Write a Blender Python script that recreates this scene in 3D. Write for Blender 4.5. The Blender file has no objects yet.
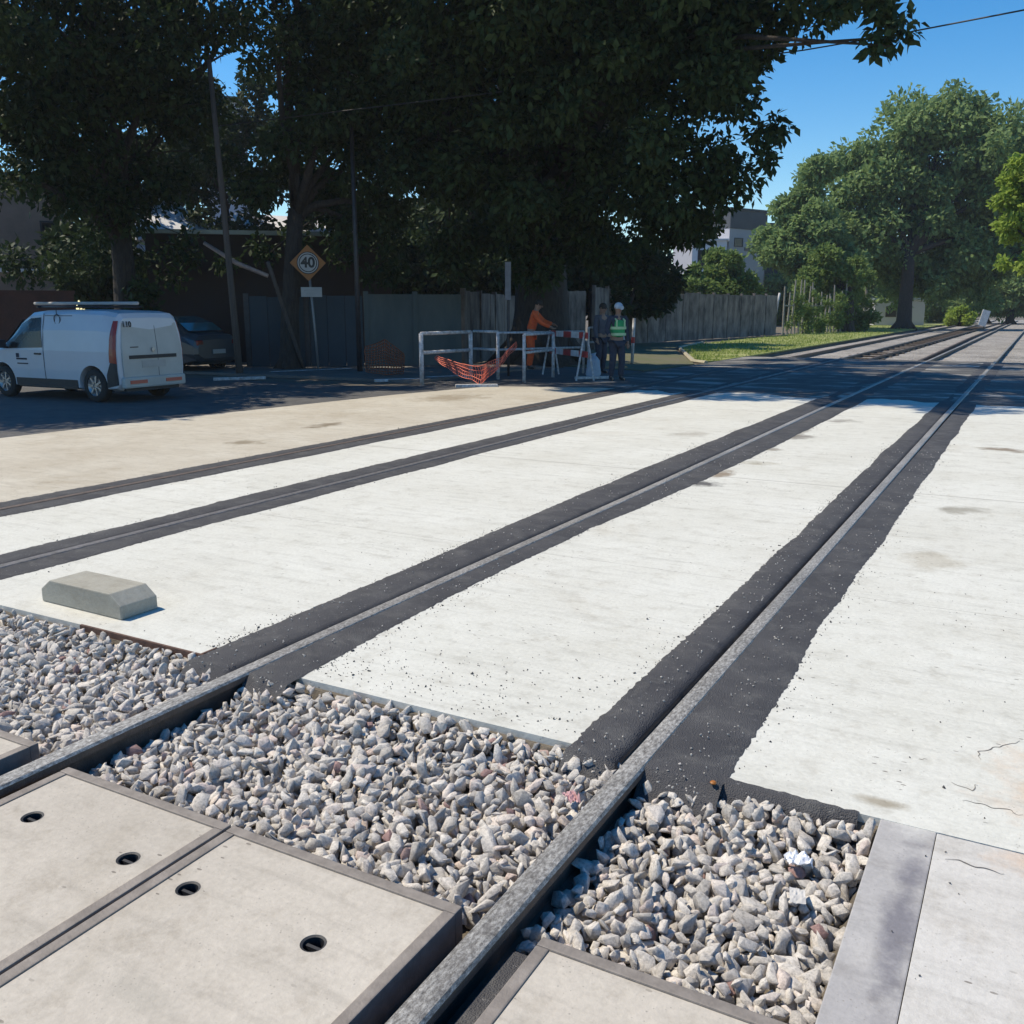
import bpy, bmesh, math, random
import numpy as np
from mathutils import Vector, Matrix, noise
rad = math.radians
rng = np.random.default_rng(7); random.seed(7)
scene = bpy.context.scene
COL = scene.collection

# ------------------------------------------------------------------ camera
H = 1.65; F = 940.0; YAW = rad(28.99); PITCH = rad(12.245)
fwd_h = Vector((-math.sin(YAW), math.cos(YAW), 0))
RT = Vector((math.cos(YAW), math.sin(YAW), 0))
FW = fwd_h * math.cos(PITCH) + Vector((0, 0, -math.sin(PITCH)))
UP = RT.cross(FW)
cam_d = bpy.data.cameras.new('camera'); cam = bpy.data.objects.new('camera', cam_d); COL.objects.link(cam)
cam_d.sensor_width = 36; cam_d.lens = 36 * F / 1024; cam_d.clip_start = .05; cam_d.clip_end = 3000
cam.matrix_world = Matrix(((RT.x, UP.x, -FW.x, 0), (RT.y, UP.y, -FW.y, 0), (RT.z, UP.z, -FW.z, H), (0, 0, 0, 1)))
scene.camera = cam

def G(px, py, z=0.0):
    """ground point (height z) met by the line of sight through a photo position"""
    r = RT * (px - 512) + UP * (512 - py) + FW * F
    t = (z - H) / r.z
    return Vector((r.x * t, r.y * t, z))
def W(px, py, d):
    """world point d metres away (horizontally)"""
    r = RT * (px - 512) + UP * (512 - py) + FW * F
    t = d / math.hypot(r.x, r.y)
    return Vector((r.x * t, r.y * t, H + r.z * t))

# ------------------------------------------------------------------ materials
def nt(name):
    m = bpy.data.materials.new(name); m.use_nodes = True
    n = m.node_tree; return m, n.nodes, n.links, n.nodes['Principled BSDF']
def N(ns, t, **k):
    n = ns.new(t)
    for a, v in k.items(): setattr(n, a, v)
    return n
def ramp(ns, stops):
    r = ns.new('ShaderNodeValToRGB'); e = r.color_ramp.elements
    while len(e) < len(stops): e.new(.5)
    for i, (p, c) in enumerate(stops):
        e[i].position = p; e[i].color = (c if len(c) == 4 else (*c, 1)) if not isinstance(c, (int, float)) else (c, c, c, 1)
    return r
def noise_n(ns, ls, scale, detail=4, rough=.55, coord='Object', vec=None, dist=0):
    t = ns.new('ShaderNodeTexNoise'); t.inputs['Scale'].default_value = scale
    t.inputs['Detail'].default_value = detail; t.inputs['Roughness'].default_value = rough; t.inputs['Distortion'].default_value = dist
    if vec is None:
        c = ns.new('ShaderNodeTexCoord'); ls.new(c.outputs[coord], t.inputs['Vector'])
    else: ls.new(vec, t.inputs['Vector'])
    return t
def mix(ns, ls, a, b, fac, mode='MIX'):
    m = ns.new('ShaderNodeMix'); m.data_type = 'RGBA'; m.blend_type = mode
    for s, v in ((m.inputs[6], a), (m.inputs[7], b), (m.inputs[0], fac)):
        if isinstance(v, bpy.types.NodeSocket): ls.new(v, s)
        elif isinstance(v, (int, float)): s.default_value = v
        else: s.default_value = (*v, 1)
    return m.outputs[2]
def bump(ns, ls, b, h, strength=.3, dist=.01):
    n = ns.new('ShaderNodeBump'); n.inputs['Strength'].default_value = strength; n.inputs['Distance'].default_value = dist
    ls.new(h, n.inputs['Height']); ls.new(n.outputs[0], b.inputs['Normal']); return n
def mat(name, c1, c2=None, scale=8, rough=.7, metal=0, bstr=.2, bscale=None, bdist=.01, stretch=None, coord='Object', spec=None):
    m, ns, ls, b = nt(name)
    c2 = c2 or tuple(x * .75 for x in c1)
    vec = None
    if stretch:
        c = ns.new('ShaderNodeTexCoord'); mp = ns.new('ShaderNodeMapping'); mp.inputs['Scale'].default_value = stretch
        ls.new(c.outputs[coord], mp.inputs[0]); vec = mp.outputs[0]
    t = noise_n(ns, ls, scale, 6, .6, coord, vec)
    r = ramp(ns, [(.35, c1), (.68, c2)]); ls.new(t.outputs[0], r.inputs[0]); ls.new(r.outputs[0], b.inputs['Base Color'])
    b.inputs['Roughness'].default_value = rough; b.inputs['Metallic'].default_value = metal
    if spec is not None: b.inputs['Specular IOR Level'].default_value = spec
    if bstr:
        t2 = noise_n(ns, ls, bscale or scale * 6, 4, .6, coord, vec); bump(ns, ls, b, t2.outputs[0], bstr, bdist)
    return m

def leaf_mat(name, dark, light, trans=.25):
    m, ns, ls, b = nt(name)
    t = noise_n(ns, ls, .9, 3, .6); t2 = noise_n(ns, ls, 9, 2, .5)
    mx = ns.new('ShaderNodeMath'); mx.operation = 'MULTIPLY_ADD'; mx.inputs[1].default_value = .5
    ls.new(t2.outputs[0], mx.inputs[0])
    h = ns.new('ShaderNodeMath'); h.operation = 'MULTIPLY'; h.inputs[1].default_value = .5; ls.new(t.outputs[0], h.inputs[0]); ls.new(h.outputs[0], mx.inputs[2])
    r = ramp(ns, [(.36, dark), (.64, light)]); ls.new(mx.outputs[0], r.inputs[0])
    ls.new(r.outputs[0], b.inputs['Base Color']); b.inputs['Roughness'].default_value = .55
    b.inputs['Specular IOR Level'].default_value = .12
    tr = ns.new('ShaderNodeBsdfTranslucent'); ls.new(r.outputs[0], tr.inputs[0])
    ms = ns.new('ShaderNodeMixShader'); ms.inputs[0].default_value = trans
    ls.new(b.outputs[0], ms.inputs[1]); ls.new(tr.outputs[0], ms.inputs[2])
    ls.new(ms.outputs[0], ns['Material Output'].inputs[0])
    return m

def concrete_mat(name, c1, c2, dirt=(.30, .25, .18), dirt_amt=.5, stains=(), joints=(), speck=True, cracks=False, rough=.85):
    m, ns, ls, b = nt(name)
    g = ns.new('ShaderNodeNewGeometry'); pos = g.outputs['Position']
    a = noise_n(ns, ls, .9, 6, .62, vec=pos)
    r = ramp(ns, [(.36, c1), (.66, c2)]); ls.new(a.outputs[0], r.inputs[0]); col = r.outputs[0]
    # trowel / tyre sweep streaks across the tracks
    mp = ns.new('ShaderNodeMapping'); mp.inputs['Scale'].default_value = (1.2, 9, 1); mp.inputs['Rotation'].default_value = (0, 0, .12); ls.new(pos, mp.inputs[0])
    s = noise_n(ns, ls, 1.3, 6, .7, vec=mp.outputs[0]); rs = ramp(ns, [(.5, 0.), (.74, 1.)]); ls.new(s.outputs[0], rs.inputs[0])
    f = ns.new('ShaderNodeMath'); f.operation = 'MULTIPLY'; f.inputs[1].default_value = .55; ls.new(rs.outputs[0], f.inputs[0])
    col = mix(ns, ls, col, tuple(x * .72 for x in c2), f.outputs[0])
    # dusty patches
    d = noise_n(ns, ls, .55, 7, .7, vec=pos, dist=.4); rd = ramp(ns, [(.56, 0.), (.72, 1.)]); ls.new(d.outputs[0], rd.inputs[0])
    f = ns.new('ShaderNodeMath'); f.operation = 'MULTIPLY'; f.inputs[1].default_value = dirt_amt; ls.new(rd.outputs[0], f.inputs[0])
    col = mix(ns, ls, col, dirt, f.outputs[0])
    # stains with a place and shape of their own
    warp = noise_n(ns, ls, 3.5, 5, .7, vec=pos)
    for (x, y, rx, ry, c, amt) in stains:
        mp = ns.new('ShaderNodeMapping'); mp.inputs['Location'].default_value = (-x / rx, -y / ry, 0); mp.inputs['Scale'].default_value = (1 / rx, 1 / ry, 0)
        ls.new(pos, mp.inputs[0])
        ln = ns.new('ShaderNodeVectorMath'); ln.operation = 'LENGTH'; ls.new(mp.outputs[0], ln.inputs[0])
        ad = ns.new('ShaderNodeMath'); ad.operation = 'MULTIPLY_ADD'; ad.inputs[1].default_value = 2.4; ls.new(warp.outputs[0], ad.inputs[0]); ls.new(ln.outputs['Value'], ad.inputs[2])
        rr = ns.new('ShaderNodeMapRange'); rr.inputs[1].default_value = 1.5; rr.inputs[2].default_value = 2.05; rr.inputs[3].default_value = amt; rr.inputs[4].default_value = 0
        ls.new(ad.outputs[0], rr.inputs[0]); col = mix(ns, ls, col, c, rr.outputs[0])
    sx = ns.new('ShaderNodeSeparateXYZ'); ls.new(pos, sx.inputs[0])
    for (ax, v, w) in joints:
        wob = ns.new('ShaderNodeMath'); wob.operation = 'MULTIPLY_ADD'; wob.inputs[1].default_value = .03; ls.new(warp.outputs[0], wob.inputs[0]); ls.new(sx.outputs[ax], wob.inputs[2])
        sb = ns.new('ShaderNodeMath'); sb.operation = 'SUBTRACT'; sb.inputs[1].default_value = v; ls.new(wob.outputs[0], sb.inputs[0])
        ab = ns.new('ShaderNodeMath'); ab.operation = 'ABSOLUTE'; ls.new(sb.outputs[0], ab.inputs[0])
        lt = ns.new('ShaderNodeMath'); lt.operation = 'LESS_THAN'; lt.inputs[1].default_value = w; ls.new(ab.outputs[0], lt.inputs[0])
        mm = ns.new('ShaderNodeMath'); mm.operation = 'MULTIPLY'; mm.inputs[1].default_value = .55; ls.new(lt.outputs[0], mm.inputs[0])
        col = mix(ns, ls, col, (.2, .18, .16), mm.outputs[0])
    if cracks:
        v = ns.new('ShaderNodeTexVoronoi'); v.feature = 'DISTANCE_TO_EDGE'; v.inputs['Scale'].default_value = .8
        wn = noise_n(ns, ls, 2.2, 6, .7, vec=pos); av = ns.new('ShaderNodeVectorMath'); av.operation = 'MULTIPLY_ADD'; av.inputs[1].default_value = (.7, .7, 0)
        ls.new(wn.outputs['Color'], av.inputs[0]); ls.new(pos, av.inputs[2]); ls.new(av.outputs[0], v.inputs['Vector'])
        lt = ns.new('ShaderNodeMath'); lt.operation = 'LESS_THAN'; lt.inputs[1].default_value = .009; ls.new(v.outputs['Distance'], lt.inputs[0])
        gt = ramp(ns, [(.44, 0.), (.5, .75)]); ls.new(a.outputs[0], gt.inputs[0])
        mm = ns.new('ShaderNodeMath'); mm.operation = 'MULTIPLY'; ls.new(lt.outputs[0], mm.inputs[0]); ls.new(gt.outputs[0], mm.inputs[1])
        col = mix(ns, ls, col, (.17, .15, .13), mm.outputs[0])
    if speck:
        vm = ns.new('ShaderNodeMapping'); vm.inputs['Scale'].default_value = (.55, 1.3, 1); ls.new(pos, vm.inputs[0]); v = ns.new('ShaderNodeTexVoronoi'); v.inputs['Scale'].default_value = 24; ls.new(vm.outputs[0], v.inputs['Vector'])
        lt = ns.new('ShaderNodeMath'); lt.operation = 'LESS_THAN'; lt.inputs[1].default_value = .13; ls.new(v.outputs['Distance'], lt.inputs[0])
        gn = noise_n(ns, ls, 2.0, 3, .6, vec=pos); gt = ramp(ns, [(.52, 0.), (.60, .75)]); ls.new(gn.outputs[0], gt.inputs[0])
        mm = ns.new('ShaderNodeMath'); mm.operation = 'MULTIPLY'; ls.new(lt.outputs[0], mm.inputs[0]); ls.new(gt.outputs[0], mm.inputs[1])
        col = mix(ns, ls, col, (.16, .14, .12), mm.outputs[0])
    bl = noise_n(ns, ls, 6.5, 7, .75, vec=pos); rb = ramp(ns, [(.30, (.74, .72, .69)), (.47, (.97, .97, .965)), (.72, (1.05, 1.05, 1.05))]); ls.new(bl.outputs[0], rb.inputs[0])
    col = mix(ns, ls, col, rb.outputs[0], .8, 'MULTIPLY')
    pv = ns.new('ShaderNodeTexVoronoi'); pv.inputs['Scale'].default_value = 60; ls.new(pos, pv.inputs['Vector'])
    pl = ns.new('ShaderNodeMath'); pl.operation = 'LESS_THAN'; pl.inputs[1].default_value = .16; ls.new(pv.outputs['Distance'], pl.inputs[0])
    pr_ = ramp(ns, [(.50, 0.), (.58, .6)]); ls.new(bl.outputs[0], pr_.inputs[0])
    pm_ = ns.new('ShaderNodeMath'); pm_.operation = 'MULTIPLY'; ls.new(pl.outputs[0], pm_.inputs[0]); ls.new(pr_.outputs[0], pm_.inputs[1])
    col = mix(ns, ls, col, (.25, .23, .2), pm_.outputs[0])
    fine = noise_n(ns, ls, 45, 5, .7, vec=pos); rf = ramp(ns, [(.3, (.86, .86, .86)), (.65, (1, 1, 1))]); ls.new(fine.outputs[0], rf.inputs[0])
    col = mix(ns, ls, col, rf.outputs[0], 1.0, 'MULTIPLY')
    ls.new(col, b.inputs['Base Color']); b.inputs['Roughness'].default_value = rough; b.inputs['Specular IOR Level'].default_value = .3
    hb = ns.new('ShaderNodeMath'); hb.operation = 'MULTIPLY_ADD'; hb.inputs[1].default_value = 2.0; ls.new(bl.outputs[0], hb.inputs[0]); ls.new(fine.outputs[0], hb.inputs[2])
    bump(ns, ls, b, hb.outputs[0], .35, .006)
    return m

M = {}
M['slab'] = concrete_mat('cast_concrete', (.665, .66, .605), (.60, .59, .53), dirt=(.42, .36, .27), dirt_amt=.35,
    stains=[(*G(703, 484)[:2], .20, .30, (.07, .068, .07), .9), (*G(722, 474)[:2], .16, .35, (.23, .17, .11), .85), (*G(768, 449)[:2], .22, .22, (.2, .17, .13), .7), (*G(755, 463)[:2], .35, .2, (.3, .26, .18), .5), (*G(800, 437)[:2], .25, .3, (.16, .14, .12), .75), (*G(840, 421)[:2], .35, .3, (.16, .14, .12), .6),
            (*G(800, 433)[:2], .1, .9, (.2, .17, .13), .5), (*G(1005, 450)[:2], .42, .22, (.20, .15, .10), .85), (*G(962, 510)[:2], .28, .22, (.26, .24, .19), .7), (*G(930, 560)[:2], .30, .40, (.42, .38, .3), .55),
            (-.32, 3.17, .11, .05, (.36, .32, .25), .9), (*G(690, 434)[:2], .35, .35, (.36, .33, .28), .6), (.35, 3.6, .5, .5, (.62, .48, .36), .6)],
    joints=[(1, 9.15, .012), (1, 15.4, .012), (1, 5.6, .003)])
M['slab_dusty'] = concrete_mat('dusty_concrete', (.56, .52, .44), (.47, .42, .34), dirt=(.30, .24, .16), dirt_amt=.45,
    stains=[(-8.9, 10.5, .22, .5, (.2, .16, .11), .9), (-8.6, 8.6, .3, .3, (.22, .18, .12), .8), (-9.6, 15, .8, 1.2, (.3, .25, .18), .8)], joints=[(1, 9.15, .006)])
M['slab_right'] = concrete_mat('worn_concrete', (.61, .59, .555), (.55, .525, .485), dirt=(.45, .37, .28), dirt_amt=.35, cracks=True,
    stains=[(.25, 3.1, .35, .3, (.60, .44, .32), .7), (.2, 2.2, .2, .3, (.42, .38, .33), .6)])
M['kerb_strip'] = concrete_mat('grey_kerb_concrete', (.46, .445, .43), (.35, .335, .335), dirt=(.22, .2, .21), dirt_amt=.8, speck=True,
    stains=[(-.18, 2.6, .07, .45, (.17, .165, .19), .8), (-.17, 1.9, .05, .4, (.2, .19, .2), .7), (-.22, 3.12, .14, .16, (.56, .55, .52), .9), (-.19, 1.6, .08, .25, (.52, .50, .47), .7), (-.25, 2.35, .05, .12, (.5, .48, .46), .6)])
M['panel'] = concrete_mat('panel_concrete', (.56, .51, .44), (.47, .425, .365), dirt=(.36, .31, .24), dirt_amt=.6, cracks=False, stains=[(-2.77, 1.71, .05, .05, (.28, .25, .21), .7), (-2.29, 1.70, .05, .05, (.28, .25, .21), .7), (-2.01, 1.68, .05, .05, (.28, .25, .21), .7), (-1.53, 1.67, .05, .05, (.28, .25, .21), .7), (-1.8, 1.3, .3, .08, (.38, .35, .30), .5)])
M['steel_frame'] = mat('weathered_steel', (.20, .175, .155), (.30, .265, .235), 14, .75, .25, .5, 90, .004)
M['steel_dark'] = mat('dark_steel', (.03, .028, .028), (.06, .055, .05), 30, .6, .4, .5)
M['rust'] = mat('rusty_iron', (.15, .08, .055), (.08, .045, .035), 25, .85, .1, .6)
M['rail_side'] = mat('rail_web_steel', (.09, .07, .06), (.14, .105, .085), 20, .7, .2, .5)
# rail head: worn steel smeared with asphalt dust
m, ns, ls, b = nt('rail_head_steel')
mp = ns.new('ShaderNodeMapping'); mp.inputs['Scale'].default_value = (1, .45, 1); g = ns.new('ShaderNodeNewGeometry'); ls.new(g.outputs['Position'], mp.inputs[0])
t = noise_n(ns, ls, 95, 8, .85, vec=mp.outputs[0]); t0 = noise_n(ns, ls, .8, 4, .6, vec=g.outputs['Position'])
r = ramp(ns, [(.38, (.11, .10, .09)), (.49, (.27, .255, .235)), (.61, (.58, .565, .53))]); ls.new(t.outputs[0], r.inputs[0])
r2 = ramp(ns, [(.4, .75), (.65, 1.05)]); ls.new(t0.outputs[0], r2.inputs[0])
ls.new(mix(ns, ls, r.outputs[0], r2.outputs[0], 1., 'MULTIPLY'), b.inputs['Base Color'])
b.inputs['Roughness'].default_value = .5; b.inputs['Metallic'].default_value = .08; bump(ns, ls, b, t.outputs[0], .6, .004); M['rail_head'] = m
M['rail_dull'] = mat('dull_rail_head', (.20, .19, .19), (.11, .105, .10), 30, .55, .3, .4)
# asphalt
def asphalt(name, c1, c2, grav=.5):
    m, ns, ls, b = nt(name); g = ns.new('ShaderNodeNewGeometry'); p = g.outputs['Position']
    a = noise_n(ns, ls, 2.5, 6, .6, vec=p); r = ramp(ns, [(.35, c1), (.7, c2)]); ls.new(a.outputs[0], r.inputs[0])
    v = ns.new('ShaderNodeTexVoronoi'); v.inputs['Scale'].default_value = 190; ls.new(p, v.inputs['Vector'])
    rv = ramp(ns, [(0., 1.25), (.5, .75)]); ls.new(v.outputs['Distance'], rv.inputs[0])
    sp = noise_n(ns, ls, 70, 2, .5, vec=p); rs = ramp(ns, [(.68, 0.), (.74, .55)]); ls.new(sp.outputs[0], rs.inputs[0])
    du = noise_n(ns, ls, 5.5, 7, .75, vec=p, dist=.6); rd = ramp(ns, [(.50, 0.), (.70, .5)]); ls.new(du.outputs[0], rd.inputs[0])
    c = mix(ns, ls, r.outputs[0], rv.outputs[0], grav, 'MULTIPLY'); c = mix(ns, ls, c, (.17, .165, .155), rd.outputs[0]); c = mix(ns, ls, c, (.3, .29, .28), rs.outputs[0])
    ls.new(c, b.inputs['Base Color']); b.inputs['Roughness'].default_value = .8; b.inputs['Specular IOR Level'].default_value = .35
    hb = ns.new('ShaderNodeMath'); hb.operation = 'MULTIPLY_ADD'; hb.inputs[1].default_value = .6; ls.new(a.outputs[0], hb.inputs[0]); ls.new(v.outputs['Distance'], hb.inputs[2])
    bump(ns, ls, b, hb.outputs[0], .9, .005); return m
M['asphalt'] = asphalt('fresh_asphalt', (.060, .059, .064), (.095, .093, .096))
M['road'] = asphalt('old_street_asphalt', (.085, .085, .088), (.13, .125, .12), .3)
# stones
m, ns, ls, b = nt('crushed_granite')
at = ns.new('ShaderNodeAttribute'); at.attribute_name = 'tint'
t = noise_n(ns, ls, 85, 6, .8)
r = ramp(ns, [(.0, (.36, .33, .295)), (.35, (.53, .49, .44)), (.6, (.66, .61, .545)), (.85, (.59, .48, .425)), (1., (.32, .20, .18))]); ls.new(at.outputs['Fac'], r.inputs[0])
r2 = ramp(ns, [(.36, .62), (.5, 1.0), (.62, 1.2)]); ls.new(t.outputs[0], r2.inputs[0])
ls.new(mix(ns, ls, r.outputs[0], r2.outputs[0], 1., 'MULTIPLY'), b.inputs['Base Color']); b.inputs['Roughness'].default_value = .85
bump(ns, ls, b, t.outputs[0], .9, .005); M['stone'] = m
# far ballast bed
m, ns, ls, b = nt('ballast_bed'); g = ns.new('ShaderNodeNewGeometry')
v = ns.new('ShaderNodeTexVoronoi'); v.inputs['Scale'].default_value = 14; ls.new(g.outputs['Position'], v.inputs['Vector'])
sv = ns.new('ShaderNodeSeparateColor'); ls.new(v.outputs['Color'], sv.inputs[0])
r = ramp(ns, [(0., (.20, .18, .16)), (1., (.46, .43, .39))]); ls.new(sv.outputs[0], r.inputs[0])
t = noise_n(ns, ls, .5, 5, .6, vec=g.outputs['Position']); r2 = ramp(ns, [(.35, .7), (.65, 1.1)]); ls.new(t.outputs[0], r2.inputs[0])
ls.new(mix(ns, ls, r.outputs[0], r2.outputs[0], 1., 'MULTIPLY'), b.inputs['Base Color']); b.inputs['Roughness'].default_value = .9
bump(ns, ls, b, v.outputs['Distance'], 1., .05); M['ballast'] = m
M['soil'] = mat('soil', (.10, .085, .065), (.17, .14, .105), 1.2, .95, 0, .8, 20, .03)
M['grass_ground'] = mat('grass_soil', (.24, .27, .08), (.32, .32, .13), 1.5, .95, 0, .6, 30, .03)
M['grass'] = leaf_mat('grass_blades', (.18, .26, .06), (.32, .38, .11), .35)
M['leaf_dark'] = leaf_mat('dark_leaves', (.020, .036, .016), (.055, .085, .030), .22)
M['leaf_far'] = leaf_mat('far_leaves', (.12, .19, .075), (.30, .41, .16), .45)
M['leaf_light'] = leaf_mat('light_leaves', (.22, .32, .05), (.38, .48, .10), .5)
M['leaf_mid'] = leaf_mat('mid_leaves', (.10, .16, .045), (.24, .33, .10), .42)
M['bark'] = mat('bark', (.035, .029, .025), (.065, .055, .046), 6, .95, 0, 1., 14, .04, stretch=(3, 3, .6))
M['block'] = concrete_mat('block_concrete', (.41, .395, .34), (.35, .335, .285), dirt_amt=.25, speck=False)
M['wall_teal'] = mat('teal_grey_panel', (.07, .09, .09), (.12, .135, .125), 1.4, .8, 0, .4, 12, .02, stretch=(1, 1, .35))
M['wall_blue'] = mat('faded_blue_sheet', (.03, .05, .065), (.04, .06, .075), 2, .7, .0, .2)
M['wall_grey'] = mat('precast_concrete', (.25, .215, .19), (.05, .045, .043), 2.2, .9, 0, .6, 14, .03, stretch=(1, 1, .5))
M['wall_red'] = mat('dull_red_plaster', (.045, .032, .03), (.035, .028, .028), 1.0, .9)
M['wall_brown'] = mat('brown_plaster', (.26, .19, .15), (.19, .14, .11), 1.1, .9)
M['brick'] = mat('old_brick', (.10, .045, .035), (.07, .035, .028), 3, .9, 0, .6, 20, .02)
M['white_wall'] = mat('white_plaster', (.74, .73, .74), (.66, .65, .66), 1, .8, 0, .1)
M['grey_wall'] = mat('lilac_grey_plaster', (.46, .46, .50), (.42, .42, .46), .6, .8, 0, .1)
M['dark_cladding'] = mat('dark_cladding', (.06, .065, .075), (.085, .09, .10), .6, .6, 0, .1)
M['roof_sheet'] = mat('roof_sheet', (.33, .40, .40), (.25, .30, .31), 1.5, .5, .3, .2)
M['glass'] = mat('dark_glass', (.015, .018, .02), (.02, .022, .025), 3, .2, 0, 0, spec=.35)
M['teal_glass'] = mat('tinted_windscreen', (.05, .14, .15), (.04, .11, .12), 3, .12, 0, 0, spec=.7)
M['white_paint'] = mat('white_paint', (.66, .66, .66), (.48, .47, .46), 7, .6, 0, .3)
M['chipped_paint'] = mat('chipped_white_paint', (.62, .62, .63), (.30, .27, .25), 12, .7, 0, .3)
M['red_paint'] = mat('red_paint', (.50, .05, .045), (.36, .05, .045), 10, .55, 0, .2)
M['pole_grey'] = mat('galvanised_steel', (.30, .30, .30), (.22, .22, .22), 8, .55, .5, .2)
M['pole_wood'] = mat('weathered_pole_wood', (.07, .06, .055), (.11, .095, .085), 4, .9, 0, .5, 20, .01, stretch=(4, 4, .4))
M['dark_metal'] = mat('dark_metal', (.04, .04, .045), (.06, .06, .065), 8, .5, .4, .2)
M['sign_yellow'] = mat('sign_amber', (.36, .125, .02), (.30, .11, .02), 4, .5, 0, .05)
M['sign_white'] = mat('sign_white', (.42, .41, .39), (.36, .35, .33), 4, .5, 0, .05)
M['sign_black'] = mat('sign_black', (.015, .015, .015), (.02, .02, .02), 4, .5, 0, 0)
M['car_white'] = mat('white_car_paint', (.56, .58, .62), (.52, .54, .58), 1.5, .28, 0, .0, spec=.5)
M['car_rear'] = mat('greyish_white_car_paint', (.46, .465, .44), (.40, .40, .38), 2.5, .4, 0, .0, spec=.5)
M['car_grey'] = mat('dark_grey_car_paint', (.08, .09, .10), (.07, .08, .09), 2, .3, .3, 0)
M['plastic'] = mat('black_plastic', (.025, .025, .027), (.035, .035, .037), 10, .6, 0, .1)
M['lamp_red'] = mat('red_lens', (.32, .03, .02), (.24, .025, .02), 20, .2, 0, .1)
M['reflector'] = mat('red_reflector', (.55, .12, .08), (.5, .1, .07), 20, .3, 0, .1)
M['lamp_clear'] = mat('clear_lens', (.55, .58, .6), (.45, .48, .5), 20, .15, 0, 0)
M['rubber'] = mat('tyre_rubber', (.022, .022, .022), (.035, .033, .03), 20, .85, 0, .3)
M['alloy'] = mat('wheel_rim', (.42, .42, .43), (.30, .30, .31), 12, .35, .7, .1)
M['orange_net'] = mat('orange_plastic_net', (.85, .20, .12), (.7, .14, .08), 12, .6, 0, .1)
M['orange_dull'] = mat('dirty_orange_net', (.30, .10, .05), (.22, .08, .045), 6, .8, 0, .1)
M['orange_cloth'] = mat('orange_workwear', (.80, .13, .03), (.62, .09, .03), 14, .85, 0, .5, 30, .01)
M['green_vest'] = mat('green_vest_cloth', (.03, .42, .14), (.03, .32, .11), 14, .8, 0, .4, 30, .01)
M['vest_stripe'] = mat('reflective_stripe', (.52, .72, .38), (.45, .6, .32), 14, .5, 0, .1)
M['navy_cloth'] = mat('navy_workwear', (.035, .04, .06), (.05, .055, .075), 12, .9, 0, .5, 30, .01)
M['grey_cloth'] = mat('grey_workwear', (.10, .10, .12), (.075, .075, .09), 12, .9, 0, .5, 30, .01)
M['pale_cloth'] = mat('pale_blue_sack', (.42, .50, .58), (.34, .41, .5), 9, .8, 0, .6, 20, .02)
M['skin'] = mat('skin', (.33, .19, .13), (.28, .16, .11), 14, .6, 0, .1)
M['hair'] = mat('dark_hair', (.02, .016, .013), (.03, .022, .018), 30, .7, 0, .6)
M['cap_pale'] = mat('pale_cap', (.50, .56, .62), (.42, .48, .55), 14, .8, 0, .2)
M['boot'] = mat('black_boot', (.02, .02, .02), (.03, .028, .026), 12, .6, 0, .2)
M['sleeper'] = mat('sleeper_timber', (.13, .095, .07), (.08, .065, .055), 5, .95, 0, .7, 20, .02)
M['paper'] = mat('white_paper', (.85, .85, .86), (.75, .75, .77), 10, .8, 0, .2)
M['pink'] = mat('pink_wrapper', (.55, .33, .33), (.45, .25, .26), 10, .6, 0, .2)
M['cable'] = mat('cable_black', (.02, .02, .022), (.03, .03, .03), 5, .6, 0, 0)
M['graffiti'] = mat('pale_mural_paint', (.55, .58, .60), (.22, .25, .30), 2.2, .8, 0, .2)
M['iron_fence'] = mat('pale_fence_wood', (.34, .32, .26), (.22, .20, .16), 6, .9, 0, .5)

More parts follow.
